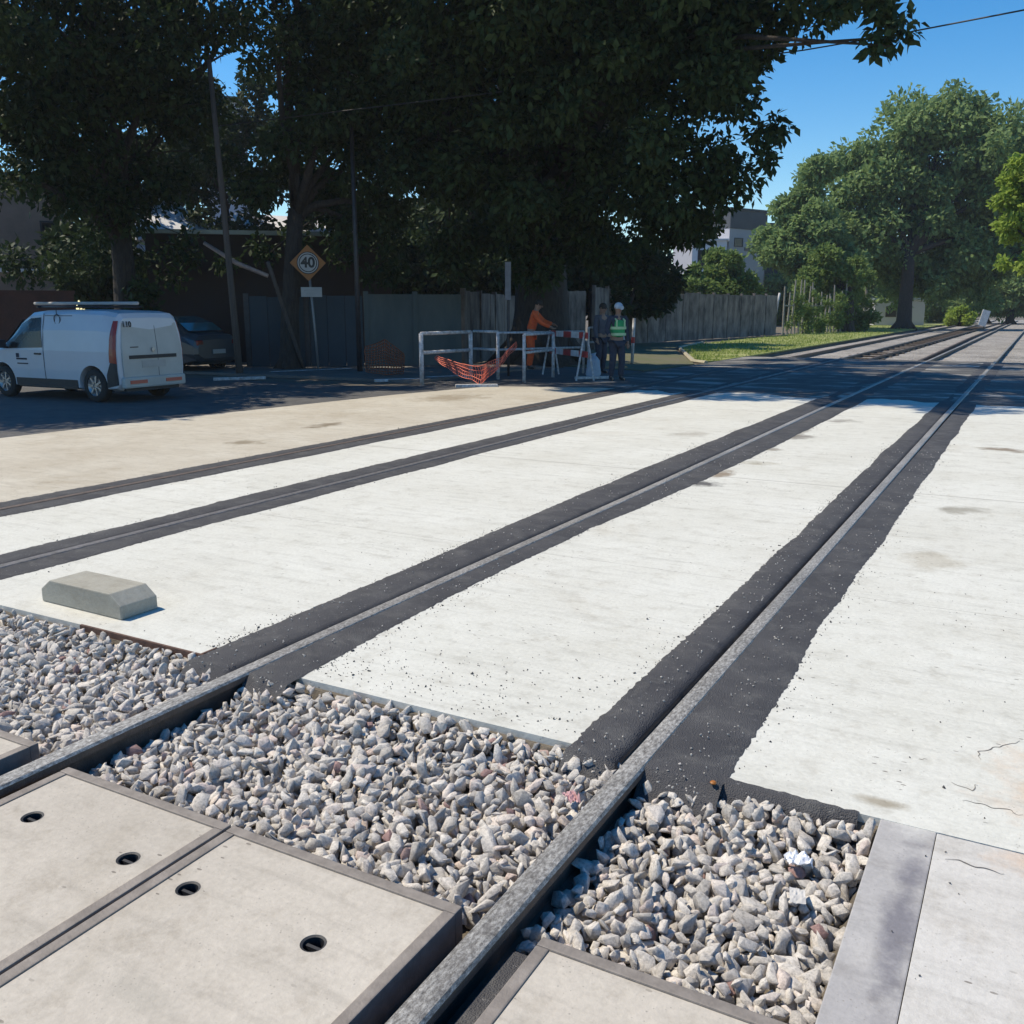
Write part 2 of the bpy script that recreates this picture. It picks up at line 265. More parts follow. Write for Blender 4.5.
# ------------------------------------------------------------------ mesh helpers
class MB:
    def __init__(s): s.v = []; s.f = []; s.mi = []
    def add(s, vs, fs, mi=0):
        o = len(s.v); s.v += [tuple(v) for v in vs]; s.f += [tuple(i + o for i in f) for f in fs]; s.mi += [mi] * len(fs)
    def box(s, c, d, rz=0, mi=0, rot=None):
        R = rot or Matrix.Rotation(rz, 3, 'Z'); c = Vector(c)
        vs = [c + R @ Vector((sx * d[0] / 2, sy * d[1] / 2, sz * d[2] / 2)) for sz in (-1, 1) for sy in (-1, 1) for sx in (-1, 1)]
        s.add(vs, [(0, 2, 3, 1), (4, 5, 7, 6), (0, 1, 5, 4), (2, 6, 7, 3), (0, 4, 6, 2), (1, 3, 7, 5)], mi)
    def tube(s, pts, rs, n=8, cap=True, mi=0, wob=0):
        pts = [Vector(p) for p in pts]; rs = rs if isinstance(rs, (list, tuple)) else [rs] * len(pts); rings = []
        for i, p in enumerate(pts):
            t = (pts[min(i + 1, len(pts) - 1)] - pts[max(i - 1, 0)]); t = t.normalized() if t.length > 1e-9 else Vector((0, 0, 1))
            a = Vector((0, 0, 1)) if abs(t.z) < .9 else Vector((1, 0, 0)); u = t.cross(a).normalized(); w = t.cross(u)
            rings.append([p + (u * math.cos(k * 2 * math.pi / n) + w * math.sin(k * 2 * math.pi / n)) * rs[i] * (1 + wob * random.uniform(-1, 1)) for k in range(n)])
        vs = [v for r in rings for v in r]; fs = []
        for i in range(len(rings) - 1):
            for k in range(n): fs.append((i * n + k, i * n + (k + 1) % n, (i + 1) * n + (k + 1) % n, (i + 1) * n + k))
        if cap: fs.append(tuple(range(n - 1, -1, -1))); fs.append(tuple((len(rings) - 1) * n + k for k in range(n)))
        s.add(vs, fs, mi)
    def prism(s, poly, z0, z1, mi=0):
        n = len(poly); s.add([(x, y, z0) for x, y in poly] + [(x, y, z1) for x, y in poly],
            [tuple(range(n - 1, -1, -1)), tuple(range(n, 2 * n))] + [(i, (i + 1) % n, n + (i + 1) % n, n + i) for i in range(n)], mi)
    def lathe(s, prof, axis, c, n=24, mi=0):
        # prof: (r, h) along axis
        ax = Vector(axis).normalized(); a = Vector((0, 0, 1)) if abs(ax.z) < .9 else Vector((1, 0, 0)); u = ax.cross(a).normalized(); w = ax.cross(u); c = Vector(c); vs = []
        for r, h in prof:
            for k in range(n): vs.append(c + ax * h + (u * math.cos(k * 2 * math.pi / n) + w * math.sin(k * 2 * math.pi / n)) * r)
        fs = [(i * n + k, i * n + (k + 1) % n, (i + 1) * n + (k + 1) % n, (i + 1) * n + k) for i in range(len(prof) - 1) for k in range(n)]
        s.add(vs, fs, mi)
    def build(s, name, mats, parent=None, smooth=False, bevel=0, fix=True, loc=None):
        me = bpy.data.meshes.new(name); me.from_pydata(s.v, [], s.f)
        mats = mats if isinstance(mats, (list, tuple)) else [mats]
        for m in mats: me.materials.append(M[m] if isinstance(m, str) else m)
        if len(mats) > 1: me.polygons.foreach_set('material_index', s.mi)
        if fix:
            bm = bmesh.new(); bm.from_mesh(me); bmesh.ops.recalc_face_normals(bm, faces=bm.faces[:])
            if bevel: bmesh.ops.bevel(bm, geom=[e for e in bm.edges if e.calc_face_angle(0) > .4], offset=bevel, segments=2, affect='EDGES', profile=.6)
            bm.to_mesh(me); bm.free()
        if smooth: me.polygons.foreach_set('use_smooth', [True] * len(me.polygons))
        o = bpy.data.objects.new(name, me); COL.objects.link(o)
        if parent: o.parent = parent
        if loc is not None: o.location = loc
        return o
def tag(o, label, cat, group=None):
    o['label'] = label; o['category'] = cat
    if group: o['group'] = group
    return o
def struct(o, kind='structure', label=None, cat=None):
    o['kind'] = kind
    if label: o['label'] = label
    if cat: o['category'] = cat
    return o
def thing(name, label, cat, loc=(0, 0, 0), rz=0, group=None):
    o = bpy.data.objects.new(name, None); COL.objects.link(o); o.location = loc; o.rotation_euler = (0, 0, rz); o.empty_display_size = .2
    return tag(o, label, cat, group)
def copy_thing(src, label, loc, rz=0):
    c = src.copy(); COL.objects.link(c); c.location = loc; c.rotation_euler = (0, 0, rz); c['label'] = label
    for ch in src.children:
        d = ch.copy(); COL.objects.link(d); d.parent = c
        for g in ch.children:
            e = g.copy(); COL.objects.link(e); e.parent = d
    return c
def bake(o, mats=None):
    """replace an object with modifiers by its evaluated mesh"""
    bpy.context.view_layer.update(); dg = bpy.context.evaluated_depsgraph_get()
    me = bpy.data.meshes.new_from_object(o.evaluated_get(dg)); o.modifiers.clear(); old = o.data; o.data = me; return o
def text(body, size, name, m, parent, loc, rot, bold=0.0, extr=.002, sx=1):
    cu = bpy.data.curves.new(name, 'FONT'); cu.body = body; cu.size = size; cu.extrude = extr; cu.offset = bold; cu.align_x = 'CENTER'; cu.align_y = 'CENTER'
    t = bpy.data.objects.new('tmp', cu); COL.objects.link(t); bpy.context.view_layer.update()
    me = bpy.data.meshes.new_from_object(t.evaluated_get(bpy.context.evaluated_depsgraph_get())); bpy.data.objects.remove(t)
    me.materials.clear(); me.materials.append(M[m]); o = bpy.data.objects.new(name, me); COL.objects.link(o); o.parent = parent; o.location = loc; o.rotation_euler = rot; o.scale = (sx, 1, 1); return o

# ------------------------------------------------------------------ ground
def ground_z(x, y):
    if x < -.32 and y < 3.0 and x > -30: return -.15
    if y > 33.1 and -8.9 < x < 8: return -.15
    return -.03 if y < 33 or x > -8.9 else -.02
xs = sorted(set([-900, -300, -120, -60, -30.05, -29.95, -20, -8.95, -8.85, -4, -.36, -.28, 3, 7.95, 8.05, 20, 60, 120, 300, 900]))
ys = sorted(set([-600, -200, -60, -15, 0, 2.96, 3.04, 10, 20, 33.05, 33.15, 40, 60, 100, 160, 300, 900, 2500]))
mb = MB(); mb.add([(x, y, ground_z(x, y)) for y in ys for x in xs], [(j * len(xs) + i, j * len(xs) + i + 1, (j + 1) * len(xs) + i + 1, (j + 1) * len(xs) + i) for j in range(len(ys) - 1) for i in range(len(xs) - 1)])
struct(mb.build('ground', 'soil'))
# ballast bed under the rails beyond the crossing
mb = MB(); nx, ny = 26, 120; vs = []
for j in range(ny + 1):
    for i in range(nx + 1):
        x = -8.7 + i / nx * 16.4; y = 33.02 + j / ny * 132
        e = min(x + 8.7, 1.0); vs.append((x, y, -.145 + .03 * e + .025 * noise.noise(Vector((x * 1.5, y * .8, 0)))))
mb.add(vs, [(j * (nx + 1) + i, j * (nx + 1) + i + 1, (j + 1) * (nx + 1) + i + 1, (j + 1) * (nx + 1) + i) for j in range(ny) for i in range(nx)])
struct(mb.build('ballast_bed', 'ballast', smooth=True))

def interp(pts, y):
    for (y0, x0), (y1, x1) in zip(pts, pts[1:]):
        if y <= y1: return x0 + (x1 - x0) * max(0, (y - y0)) / (y1 - y0)
    return pts[-1][1]
YE = 33.0
E1L = [(3, -1.43), (6.4, -1.44), (11, -1.48), (YE, -1.48)]
E1R = [(3, -.82), (5, -.86), (8, -.86), (YE, -.88)]
E2L = [(3, -3.42), (4.7, -3.44), (8.2, -3.52), (16, -3.54), (YE, -3.56)]
E2R = [(3, -2.80), (4.5, -2.87), (6.5, -2.87), (8.4, -2.76), (12.4, -2.70), (YE, -2.68)]
E3L = [(3, -6.05), (7, -6.13), (YE, -6.15)]
E3R = [(3, -5.50), (8, -5.54), (YE, -5.56)]
E4L = [(3, -7.76), (10.5, -7.72), (YE, -7.75)]
E4R = [(3, -7.22), (10, -7.16), (YE, -7.18)]
YS = [3.06 + (YE - 3.06) * (i / 60) ** 1.5 for i in range(61)]
def slab(name, el, er, m, inset=.06, y0=3.06):
    """concrete slab with vertical sides; its edges run in under the asphalt"""
    mb = MB(); n = len(YS); vs = []
    for y in YS:
        yy = max(y, y0); l = el(yy) + inset if callable(el) else el; r = er(yy) - inset if callable(er) else er
        vs += [(l, yy, -.15), (l, yy, 0), (r, yy, 0), (r, yy, -.15)]
    fs = []
    for i in range(n - 1):
        for k in range(3): fs.append((i * 4 + k, i * 4 + k + 1, i * 4 + 4 + k + 1, i * 4 + 4 + k))
    fs += [(0, 1, 2, 3), ((n - 1) * 4 + 3, (n - 1) * 4 + 2, (n - 1) * 4 + 1, (n - 1) * 4)]
    mb.add(vs, fs); return struct(mb.build(name, m))
e = lambda P: (lambda y: interp(P, y))
YS = [y for y in YS if y < 18.8]
slab('concrete_slab', e(E1R), 14.0, 'slab', -.03)
slab('concrete_slab', e(E2R), e(E1L), 'slab', -.03)
slab('concrete_slab', e(E3R), e(E2L), 'slab', -.03)
slab('concrete_slab', e(E4R), e(E3L), 'slab', -.03)
mb = MB(); mb.prism([(-11.9, 3.06), (-7.68, 3.06), (-7.7, 18.6), (-10.3, 17.6), (-10.9, 15), (-11.6, 9)], -.1, 0)
struct(mb.build('concrete_apron', 'slab_dusty'))
# right-hand worn pavement and the beam along the ballast pit
mb = MB(); mb.box((7.0 - .065, -1.4975, -.066), (14.13, 9.105, .13)); struct(mb.build('worn_pavement', 'slab_right', bevel=.002))
mb = MB(); mb.box((-.217, .53, -.10), (.170, 5.25, .196)); struct(mb.build('kerb', 'kerb_strip', bevel=.004))
def crack(pts, label):
    P = [G(px, py, .0) for px, py in pts]; mb = MB(); o0 = P[0].copy(); row = []
    Q = []
    for a, b in zip(P, P[1:]):
        for k in range(16): q = a.lerp(b, k / 16); Q.append(q + Vector((noise.noise(q * 25) * .016, noise.noise(q * 25 + Vector((5, 0, 0))) * .016, 0)))
    Q.append(P[-1]); n = len(Q)
    for i, q in enumerate(Q):
        d = (Q[min(i + 1, n - 1)] - Q[max(i - 1, 0)]).normalized(); s_ = Vector((-d.y, d.x, 0)); w = .0016 * math.sin(math.pi * (i + .6) / (n + .2)) * (1 + .5 * noise.noise(q * 30)) + .0006
        row += [tuple(q - o0 + s_ * w), tuple(q - o0 - s_ * w)]
    mb.add(row, [(2 * i, 2 * i + 1, 2 * i + 3, 2 * i + 2) for i in range(n - 1)])
    o = mb.build('pavement_crack', mat('crack_dirt', (.13, .115, .10), (.2, .18, .16), 20), fix=False); o.location = (o0.x, o0.y, .0012); struct(o)
crack([(1022, 742), (1000, 746), (978, 752), (981, 760)], ''); crack([(964, 801), (990, 806), (1023, 815)], ''); crack([(946, 858), (975, 866), (1004, 874)], ''); crack([(952, 782), (970, 790), (978, 786)], '');
# street
mb = MB()
vs = []; NX = 30
for i in range(NX + 1):
    x = -11.0 - i * 2.2
    for y in (-8, 3, 10, 17.6 if x > -12.5 else 16.4, 17.61 if x > -12.5 else 16.41): vs.append((x - (0 if i else (0.4 if y < 9 else 0)), y, -.012))
mb.add(vs, [(i * 5 + k, i * 5 + k + 1, i * 5 + 6 + k, i * 5 + 5 + k) for i in range(NX) for k in range(4)])
struct(mb.build('street', 'road'))
mb = MB(); mb.prism([(-11.2, 14), (-7.9, 16), (-8.9, 18.9), (-9.3, 24), (-14.4, 25.5), (-14.4, 17.6), (-11.6, 17.6)], -.028, -.006)
struct(mb.build('sidewalk_asphalt', 'road'))
mb = MB(); mb.prism([(-40, 16.42), (-12.2, 17.7), (-12.2, 24), (-40, 24)], -.02, .045)
struct(mb.build('sidewalk', mat('dirty_sidewalk', (.12, .11, .10), (.17, .155, .14), 1.5, .9, 0, .5)))

def painted_dapples(name):  # pale concrete-toned streaks paint sun dapples into the asphalt colour
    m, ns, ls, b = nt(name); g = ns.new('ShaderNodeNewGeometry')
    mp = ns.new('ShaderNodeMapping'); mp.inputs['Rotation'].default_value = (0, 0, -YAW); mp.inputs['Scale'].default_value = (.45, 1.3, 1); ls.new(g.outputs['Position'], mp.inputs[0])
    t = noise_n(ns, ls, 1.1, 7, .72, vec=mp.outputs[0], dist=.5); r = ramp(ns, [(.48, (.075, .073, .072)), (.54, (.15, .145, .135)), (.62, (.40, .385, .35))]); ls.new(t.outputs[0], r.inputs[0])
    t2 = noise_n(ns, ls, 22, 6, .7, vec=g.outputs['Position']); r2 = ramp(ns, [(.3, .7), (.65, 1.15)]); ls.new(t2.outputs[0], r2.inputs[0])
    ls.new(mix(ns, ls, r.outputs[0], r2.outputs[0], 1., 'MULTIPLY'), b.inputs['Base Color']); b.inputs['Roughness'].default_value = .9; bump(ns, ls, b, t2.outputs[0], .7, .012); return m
M['painted_dapples'] = painted_dapples('crossing_painted_dapples')
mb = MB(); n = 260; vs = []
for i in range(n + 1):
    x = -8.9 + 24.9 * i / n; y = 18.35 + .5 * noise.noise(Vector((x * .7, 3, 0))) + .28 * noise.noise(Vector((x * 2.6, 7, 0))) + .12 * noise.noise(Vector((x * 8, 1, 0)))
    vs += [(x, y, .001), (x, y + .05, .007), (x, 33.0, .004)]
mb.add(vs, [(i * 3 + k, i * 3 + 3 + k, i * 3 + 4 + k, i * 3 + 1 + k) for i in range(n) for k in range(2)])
struct(mb.build('crossing_asphalt', 'painted_dapples'))
# asphalt strips with ragged hand-laid edges
def nz(a, b=0, c=0): return noise.noise(Vector((a, b, c)))
def strip(el, er, flange, seed, y0=2.86, y1=33.0):
    mb = MB(); y = y0; rows = []
    while y < y1:
        st = .02 if y < 8 else (.05 if y < 15 else (.15 if y < 19 else .5))
        j = lambda s: .010 * nz(y * 6, s) + .010 * nz(y * 24, s + 5) + .012 * nz(y * 60, s + 2) * (y < 9) + .03 * nz(y * .9, s + 9) + .02 * max(0, nz(y * 3.1, s + 19)) * (y > 6)
        l = interp(el, y) + j(seed); r = interp(er, y) + j(seed + 3)
        xsr = [(l, .001), (l + .012, .005), (l * .6 + (flange - .1) * .4, .008), (flange - .11, .006), (flange - .068, -.008), (flange - .07, -.05), (flange - .040, -.05),
               (flange + .040, .012), (flange + .07, .010), (flange * .5 + r * .5, .008), (r - .012, .005), (r, .001)]
        rows.append([(x, y, z + (.004 * nz(x * 14, y * 14, seed) if 0 < k < 11 else 0)) for k, (x, z) in enumerate(xsr)]); y += st
    n = 12; mb.add([v for r in rows for v in r], [(i * n + k, i * n + k + 1, i * n + n + k + 1, i * n + n + k) for i in range(len(rows) - 1) for k in range(n - 1) if k != 6])
    # ragged front end sloping down onto the stones
    fr = rows[0]; o = []
    for k, (x, y, z) in enumerate(fr): o.append((x + .02 * nz(k, seed), y - .13 - .07 * abs(nz(k * 1.7, seed)), -.115))
    mb.add(fr + o, [(k, k + 1, n + k + 1, n + k) for k in range(n - 1) if k != 6])
    return struct(mb.build('asphalt_strip', 'asphalt', smooth=True))
R1, R2, R3, R4 = -1.155, -3.07, -5.76, -7.44
strip(E1L, E1R, R1, 1, 3.0); strip(E2L, E2R, R2, 20, 2.97); strip(E3L, E3R, R3, 40, 1.0); strip(E4L, E4R, R4, 60, 1.0)
# asphalt spilled along the front edge of the right slab
mb = MB(); n = 40; vs = []
for i in range(n + 1):
    x = -1.0 + .63 * i / n; w = .13 * (1 - .55 * i / n) + .02 * nz(x * 25, 3)
    vs += [(x, 3.085 - .02 * i / n + .012 * nz(x * 30), .003), (x, 3.04, .004), (x, 3.06 - w * .5, -.03), (x, 3.06 - w, -.085)]
mb.add(vs, [(i * 4 + k, i * 4 + k + 1, i * 4 + 5 + k, i * 4 + 4 + k) for i in range(n) for k in range(3)])
struct(mb.build('asphalt_patch', 'asphalt', smooth=True))
# steel angle along the slab edge beside the left pit
mb = MB(); mb.box((-3.86, 3.052, -.035), (.92, .014, .078), rz=-.008); mb.box((-3.42, 3.10, -.03), (.014, .10, .07))
tag(mb.build('slab_edge_angle', 'rust', bevel=.002), 'rusty steel angle along the slab edge between the concrete block and the second rail', 'steel angle')

# rails ---------------------------------------------------------------
PROF = [(-.042, .148), (-.034, .158), (-.018, .1605), (.018, .1605), (.034, .158), (.042, .148), (.041, .122), (.012, .112), (.009, .03), (.065, .016), (.07, 0), (-.07, 0), (-.065, .016), (-.009, .03), (-.012, .112), (-.041, .122)]
def rail(path, label, cat='rail', group='rails of the two railway tracks', top=.018, head='rail_head'):
    z0 = top - .16; mb = MB(); n = len(PROF); rows = []
    for i, (x, y) in enumerate(path):
        rows.append([(x + a, y, z0 + h) for a, h in PROF])
    mb.add([v for r in rows for v in r], [])
    fs = []; mi = []
    for i in range(len(rows) - 1):
        for k in range(n):
            fs.append((i * n + k, i * n + (k + 1) % n, i * n + n + (k + 1) % n, i * n + n + k)); mi.append(0 if k < 5 else 1)
    fs += [tuple(range(n - 1, -1, -1)), tuple((len(rows) - 1) * n + k for k in range(n))]; mi += [1, 1]
    mb.f = fs; mb.mi = mi
    return tag(mb.build('rail', [head, 'rail_side']), label, cat, group)
def line(x, y0=-4, y1=150, bend=0): return [(x + bend * max(0, 5 - y) * .006 + (-.03 if 4 < y < 60 else 0) * 0, y) for y in (y0, 1, 3, 6, 10, 16, 24, 40, 70, 110, y1)]
rail([(R1 + .02, -4), (R1 + .012, 2), (R1 + .005, 4), (R1 - .005, 8), (R1 - .03, 16), (R1 - .04, 60), (R1 - .04, 150)], 'nearest steel rail with pale worn head, leaving the picture at bottom centre')
rail([(R2 + .03, -4), (R2 + .01, 2), (R2, 4), (R2 + .02, 8), (R2 - .02, 16), (R2, 60), (R2, 150)], 'second nearest steel rail, running past the left crossing panels to the left edge')
rail([(R3 + .05, -4), (R3, 5), (R3 - .02, 16), (R3, 60), (R3, 150)], 'third rail, in the wide black strip just behind the loose concrete block', head='rail_dull')
rail([(R4 + .02, -4), (R4, 5), (R4, 16), (R4, 60), (R4, 150)], 'farthest rail, in the narrow black strip beside the dusty concrete', head='rail_side')
rail([(-3.35, 33), (-3.55, 60), (-3.6, 120)], 'extra inner rail laid close beside the second nearest rail beyond the crossing', group='extra rails beyond the crossing', head='rail_side')
rail([(-4.9, 33), (-4.7, 60), (-4.3, 120)], 'extra rail between the two tracks beyond the crossing', group='extra rails beyond the crossing', head='rail_side')

# sleepers
mb = MB(); mb.box((0, 0, 0), (1.5, .24, .16))
sl0 = mb.build('sleeper', 'sleeper', bevel=.012); tag(sl0, 'short brown timber sleeper between the two tracks beyond the shade', 'sleeper', 'timber sleepers between the tracks')
sl0.location = (-5.45, 33.6, -.145)
for i in range(1, 40):
    c = sl0.copy(); COL.objects.link(c); c.location = (-5.45 + i * .008, 33.6 + i * 1.7, -.145 + random.uniform(-.01, .01)); c.rotation_euler = (0, 0, random.uniform(-.03, .03))

# ballast -------------------------------------------------------------
def stone_templates(k=16):
    T = []
    for i in range(k):
        bm = bmesh.new()
        el = (random.uniform(.9, 1.5), random.uniform(.7, 1.0), random.uniform(.38, .75))
        for _ in range(13):
            v = Vector((random.gauss(0, 1), random.gauss(0, 1), random.gauss(0, 1))).normalized()
            bm.verts.new((v.x * el[0] * random.uniform(.85, 1.1), v.y * el[1] * random.uniform(.85, 1.1), v.z * el[2] * random.uniform(.85, 1.1)))
        r = bmesh.ops.convex_hull(bm, input=bm.verts[:]); junk = [g for g in r['geom_interior'] if isinstance(g, bmesh.types.BMVert)]
        if junk: bmesh.ops.delete(bm, geom=junk, context='VERTS')
        bmesh.ops.bevel(bm, geom=bm.edges[:], offset=.02, segments=1, affect='EDGES')
        bmesh.ops.triangulate(bm, faces=bm.faces[:]); bmesh.ops.recalc_face_normals(bm, faces=bm.faces[:])
        bm.verts.index_update(); T.append((np.array([v.co[:] for v in bm.verts]), np.array([[v.index for v in f.verts] for f in bm.faces]))); bm.free()
    return T
ST = stone_templates()
def rotm(n):
    q = rng.normal(size=(n, 4)); q /= np.linalg.norm(q, axis=1)[:, None]; w, x, y, z = q.T
    return np.stack([1 - 2 * (y * y + z * z), 2 * (x * y - z * w), 2 * (x * z + y * w), 2 * (x * y + z * w), 1 - 2 * (x * x + z * z), 2 * (y * z - x * w), 2 * (x * z - y * w), 2 * (y * z + x * w), 1 - 2 * (x * x + y * y)], 1).reshape(n, 3, 3)
def mesh_np(name, V, Fc, m, parent=None, attr=None, smooth=False):
    me = bpy.data.meshes.new(name); me.vertices.add(len(V)); me.vertices.foreach_set('co', V.astype(np.float32).ravel())
    k = Fc.shape[1]; me.loops.add(Fc.size); me.loops.foreach_set('vertex_index', Fc.astype(np.int32).ravel())
    me.polygons.add(len(Fc)); me.polygons.foreach_set('loop_start', np.arange(0, Fc.size, k, dtype=np.int32))
    if smooth: me.polygons.foreach_set('use_smooth', np.ones(len(Fc), bool))
    if attr is not None:
        a = me.attributes.new('tint', 'FLOAT', 'POINT'); a.data.foreach_set('value', attr.astype(np.float32))
    me.update(calc_edges=True); me.materials.append(M[m]); o = bpy.data.objects.new(name, me); COL.objects.link(o)
    if parent: o.parent = parent
    return o
def stones(name, regions, label):
    Vs, Fs, As = [], [], []; off = 0
    P = []
    for (x0, x1, y0, y1, zf) in regions:
        for layer, (dz, sp) in enumerate(((-.06, .044), (-.03, .040), (-.004, .044))):
            gx = np.arange(x0, x1, sp); gy = np.arange(y0, y1, sp)
            for x in gx:
                for y in gy:
                    if layer == 2 and random.random() < .18: continue
                    xx = x + random.uniform(-.45, .45) * sp; yy = y + random.uniform(-.45, .45) * sp
                    if x0 <= xx <= x1 and y0 <= yy <= y1: 
                        z = zf(xx, yy)
                        if z is not None: P.append((xx, yy, z + dz + random.uniform(-.01, .01)))
    P = np.array(P); n = len(P); idx = rng.integers(0, len(ST), n); R = rotm(n)
    # lay stones mostly flat: damp tilt of half of them
    s = rng.uniform(.017, .040, n) * np.where(rng.random(n) < .12, 1.3, 1) ; tint = np.clip(rng.beta(2.2, 2.2, n) * .85 + (rng.random(n) < .07) * .35, 0, 1)
    for k, (tv, tf) in enumerate(ST):
        sel = np.where(idx == k)[0]
        if not len(sel): continue
        v = np.einsum('nij,vj->nvi', R[sel], tv) * s[sel][:, None, None] + P[sel][:, None, :]
        Vs.append(v.reshape(-1, 3)); Fs.append((tf[None] + (np.arange(len(sel)) * len(tv))[:, None, None] + off).reshape(-1, 3)); As.append(np.repeat(tint[sel], len(tv))); off += len(sel) * len(tv)
    o = mesh_np(name, np.concatenate(Vs), np.concatenate(Fs), 'stone', attr=np.concatenate(As))
    return struct(o, 'stuff', label, 'gravel')
def zA(x, y):
    z = -.070 + .02 * nz(x * 4, y * 4) + .035 * max(0, min(1, (y - 2.55) / .45)) + (.012 if y > 2.95 else 0)
    d = min(abs(x - R1), abs(x - R2))
    if d < .048: return None
    z -= .012 * max(0, 1 - (d - .05) / .12)
    return z
stones('ballast', [(R2 + .045, R1 - .045, 2.06, 3.06, zA)], 'grey and pink crushed stone between the two nearest rails')
stones('ballast', [(R1 + .045, -.312, 2.02, 3.03, lambda x, y: (zA(x, y) or 0) - .005 if zA(x, y) is not None else None)], 'square pit of grey crushed stone right of the nearest rail')
stones('ballast', [(-5.3, R2 - .045, 2.10, 3.06, zA), (-5.9, -3.45, .6, 2.12, zA)], 'crushed stone in front of the loose concrete block')
# crumbs of asphalt and stone dust on the slabs
P = []
for E, sgn, k in ((E1L, -1, 420), (E1R, 1, 420), (E2L, -1, 600), (E2R, 1, 600), (E3R, 1, 160), (E3L, -1, 160), (E4R, 1, 100), (E4L, -1, 120)):
    for _ in range(k):
        y = 3.15 + 11 * random.random() ** 1.6; d = abs(random.gauss(0, .09)) * (.3 + 1.6 * max(0, nz(y * 2.2, k + 50))) + (random.expovariate(5) * .5 if random.random() < .3 else 0)
        if nz(y * .8, 31 + sgn * 3 + k) < -.05 and random.random() < .75: continue
        P.append((interp(E, y) + sgn * d, y, .002))
for _ in range(260): P.append((random.uniform(-2.7, -1.5), 3.1 + abs(random.gauss(0, .35)), .002))
for _ in range(200): P.append((random.uniform(-.3, 1.2), random.uniform(2, 8), .002))
P = np.array(P); n = len(P); R = rotm(n); s = rng.uniform(.0018, .0055, n) * (1 + (rng.random(n) < .06) * 1.2); tv, tf = ST[3]
v = np.einsum('nij,vj->nvi', R, tv) * s[:, None, None] + P[:, None, :]
struct(mesh_np('asphalt_crumbs', v.reshape(-1, 3), (tf[None] + (np.arange(n) * len(tv))[:, None, None]).reshape(-1, 3), 'asphalt'), 'stuff', 'black asphalt crumbs scattered on the pale slabs', 'crumbs')
# loose chips on the asphalt strips
P = []
for E, E_, k in ((E1L, E1R, 700), (E2L, E2R, 420)):
    for _ in range(k):
        y = 2.9 + 9 * random.random() ** 1.5; x = random.uniform(interp(E, y) + .02, interp(E_, y) - .02)
        if abs(x - (R1 if k == 700 else R2)) > .09: P.append((x, y, .014))
P = np.array(P); n = len(P); R = rotm(n); s = rng.uniform(.002, .0075, n)
v = np.einsum('nij,vj->nvi', R, tv) * s[:, None, None] + P[:, None, :]
struct(mesh_np('stone_chips', v.reshape(-1, 3), (tf[None] + (np.arange(n) * len(tv))[:, None, None]).reshape(-1, 3), 'stone', attr=np.repeat(rng.random(n) * .7, len(tv))), 'stuff', 'small pale stone chips lying on the fresh asphalt strips', 'chips')

# crossing panels ------------------------------------------------------
def panel(x0, x1, y0, y1, label, holes, right_wide=False):
    r = thing('crossing_panel', label, 'panel', ((x0 + x1) / 2, (y0 + y1) / 2, 0), 0, 'precast crossing panels with steel frames')
    w, l = x1 - x0, y1 - y0; f = .038
    mb = MB(); mb.box((0, 0, -.078), (w - 2 * f, l - 2 * f, .15)); o = mb.build('slab', 'panel', r, bevel=.002)
    cut = MB()
    for (hx, hy) in holes:
        c = MB(); c.lathe([(0, -.2), (.036, -.2), (.036, .05), (0, .05)], (0, 0, 1), (hx - (x0 + x1) / 2, hy - (y0 + y1) / 2, 0), 24)
        co = c.build('cut', 'panel', r); md = o.modifiers.new('b', 'BOOLEAN'); md.operation = 'DIFFERENCE'; md.object = co; md.solver = 'EXACT'
        bpy.context.view_layer.update(); bake(o); bpy.data.objects.remove(co)
        s = MB(); s.lathe([(.0355, -.10), (.0355, -.004), (.029, -.006), (.029, -.05), (0, -.05)], (0, 0, 1), (hx - (x0 + x1) / 2, hy - (y0 + y1) / 2, 0), 24)
        s.box((hx - (x0 + x1) / 2, hy - (y0 + y1) / 2, -.02), (.05, .010, .012)); s.build('lifting_socket', 'plastic', r, smooth=False)
    mb = MB(); mb.box((0, l / 2 - f / 2, -.075), (w, f, .156)); mb.box((0, -l / 2 + f / 2, -.075), (w, f, .156))
    mb.box((-w / 2 + f / 2, 0, -.0755), (f, l - 2 * f, .155)); mb.box((w / 2 - f / 2, 0, -.0755), (f, l - 2 * f, .155)); mb.build('frame', 'steel_frame', r, bevel=.004)
    return r
panel(-2.965, -2.150, .45, 1.99, 'left framed concrete panel with two lifting holes, beside the second rail', [(-2.77, 1.71), (-2.29, 1.70)])
panel(-2.138, -1.262, .45, 1.99, 'large framed concrete panel with two lifting holes, left of the nearest rail', [(-2.01, 1.68), (-1.53, 1.67)])
panel(-1.005, -.345, .45, 1.985, 'framed concrete panel at the bottom edge, right of the nearest rail', [])
panel(-4.2, -3.24, .45, 2.06, 'corner of a framed concrete panel at the left edge outside the second rail', [])
mb = MB(); mb.box((-1.045, .9, -.09), (.06, 2.1, .1)); mb.box((-1.235, .9, -.12), (.03, 2.1, .06)); mb.box((-3.18, .9, -.09), (.08, 2.2, .08)); struct(mb.build('asphalt_filler', 'asphalt', bevel=.01))

# concrete block --------------------------------------------------------
mb = MB(); a, wb, h1, h2, ch = .345, .12, .075, .135, .085
pr_ = [(-a, 0), (-a, h1), (-a + ch, h2), (a - ch, h2), (a, h1), (a, 0)]
n = 6; mb.add([(x, -wb, z) for x, z in pr_] + [(x, wb, z) for x, z in pr_], [tuple(range(n)), tuple(range(2 * n - 1, n - 1, -1))] + [(i, (i + 1) % n, n + (i + 1) % n, n + i) for i in range(n)])
o = mb.build('concrete_block', 'block', bevel=.007); o.location = (-4.53, 3.335, .002); o.rotation_euler = (0, 0, -.02)
tag(o, 'loose grey concrete block with sloping ends sitting on the white slab', 'block')

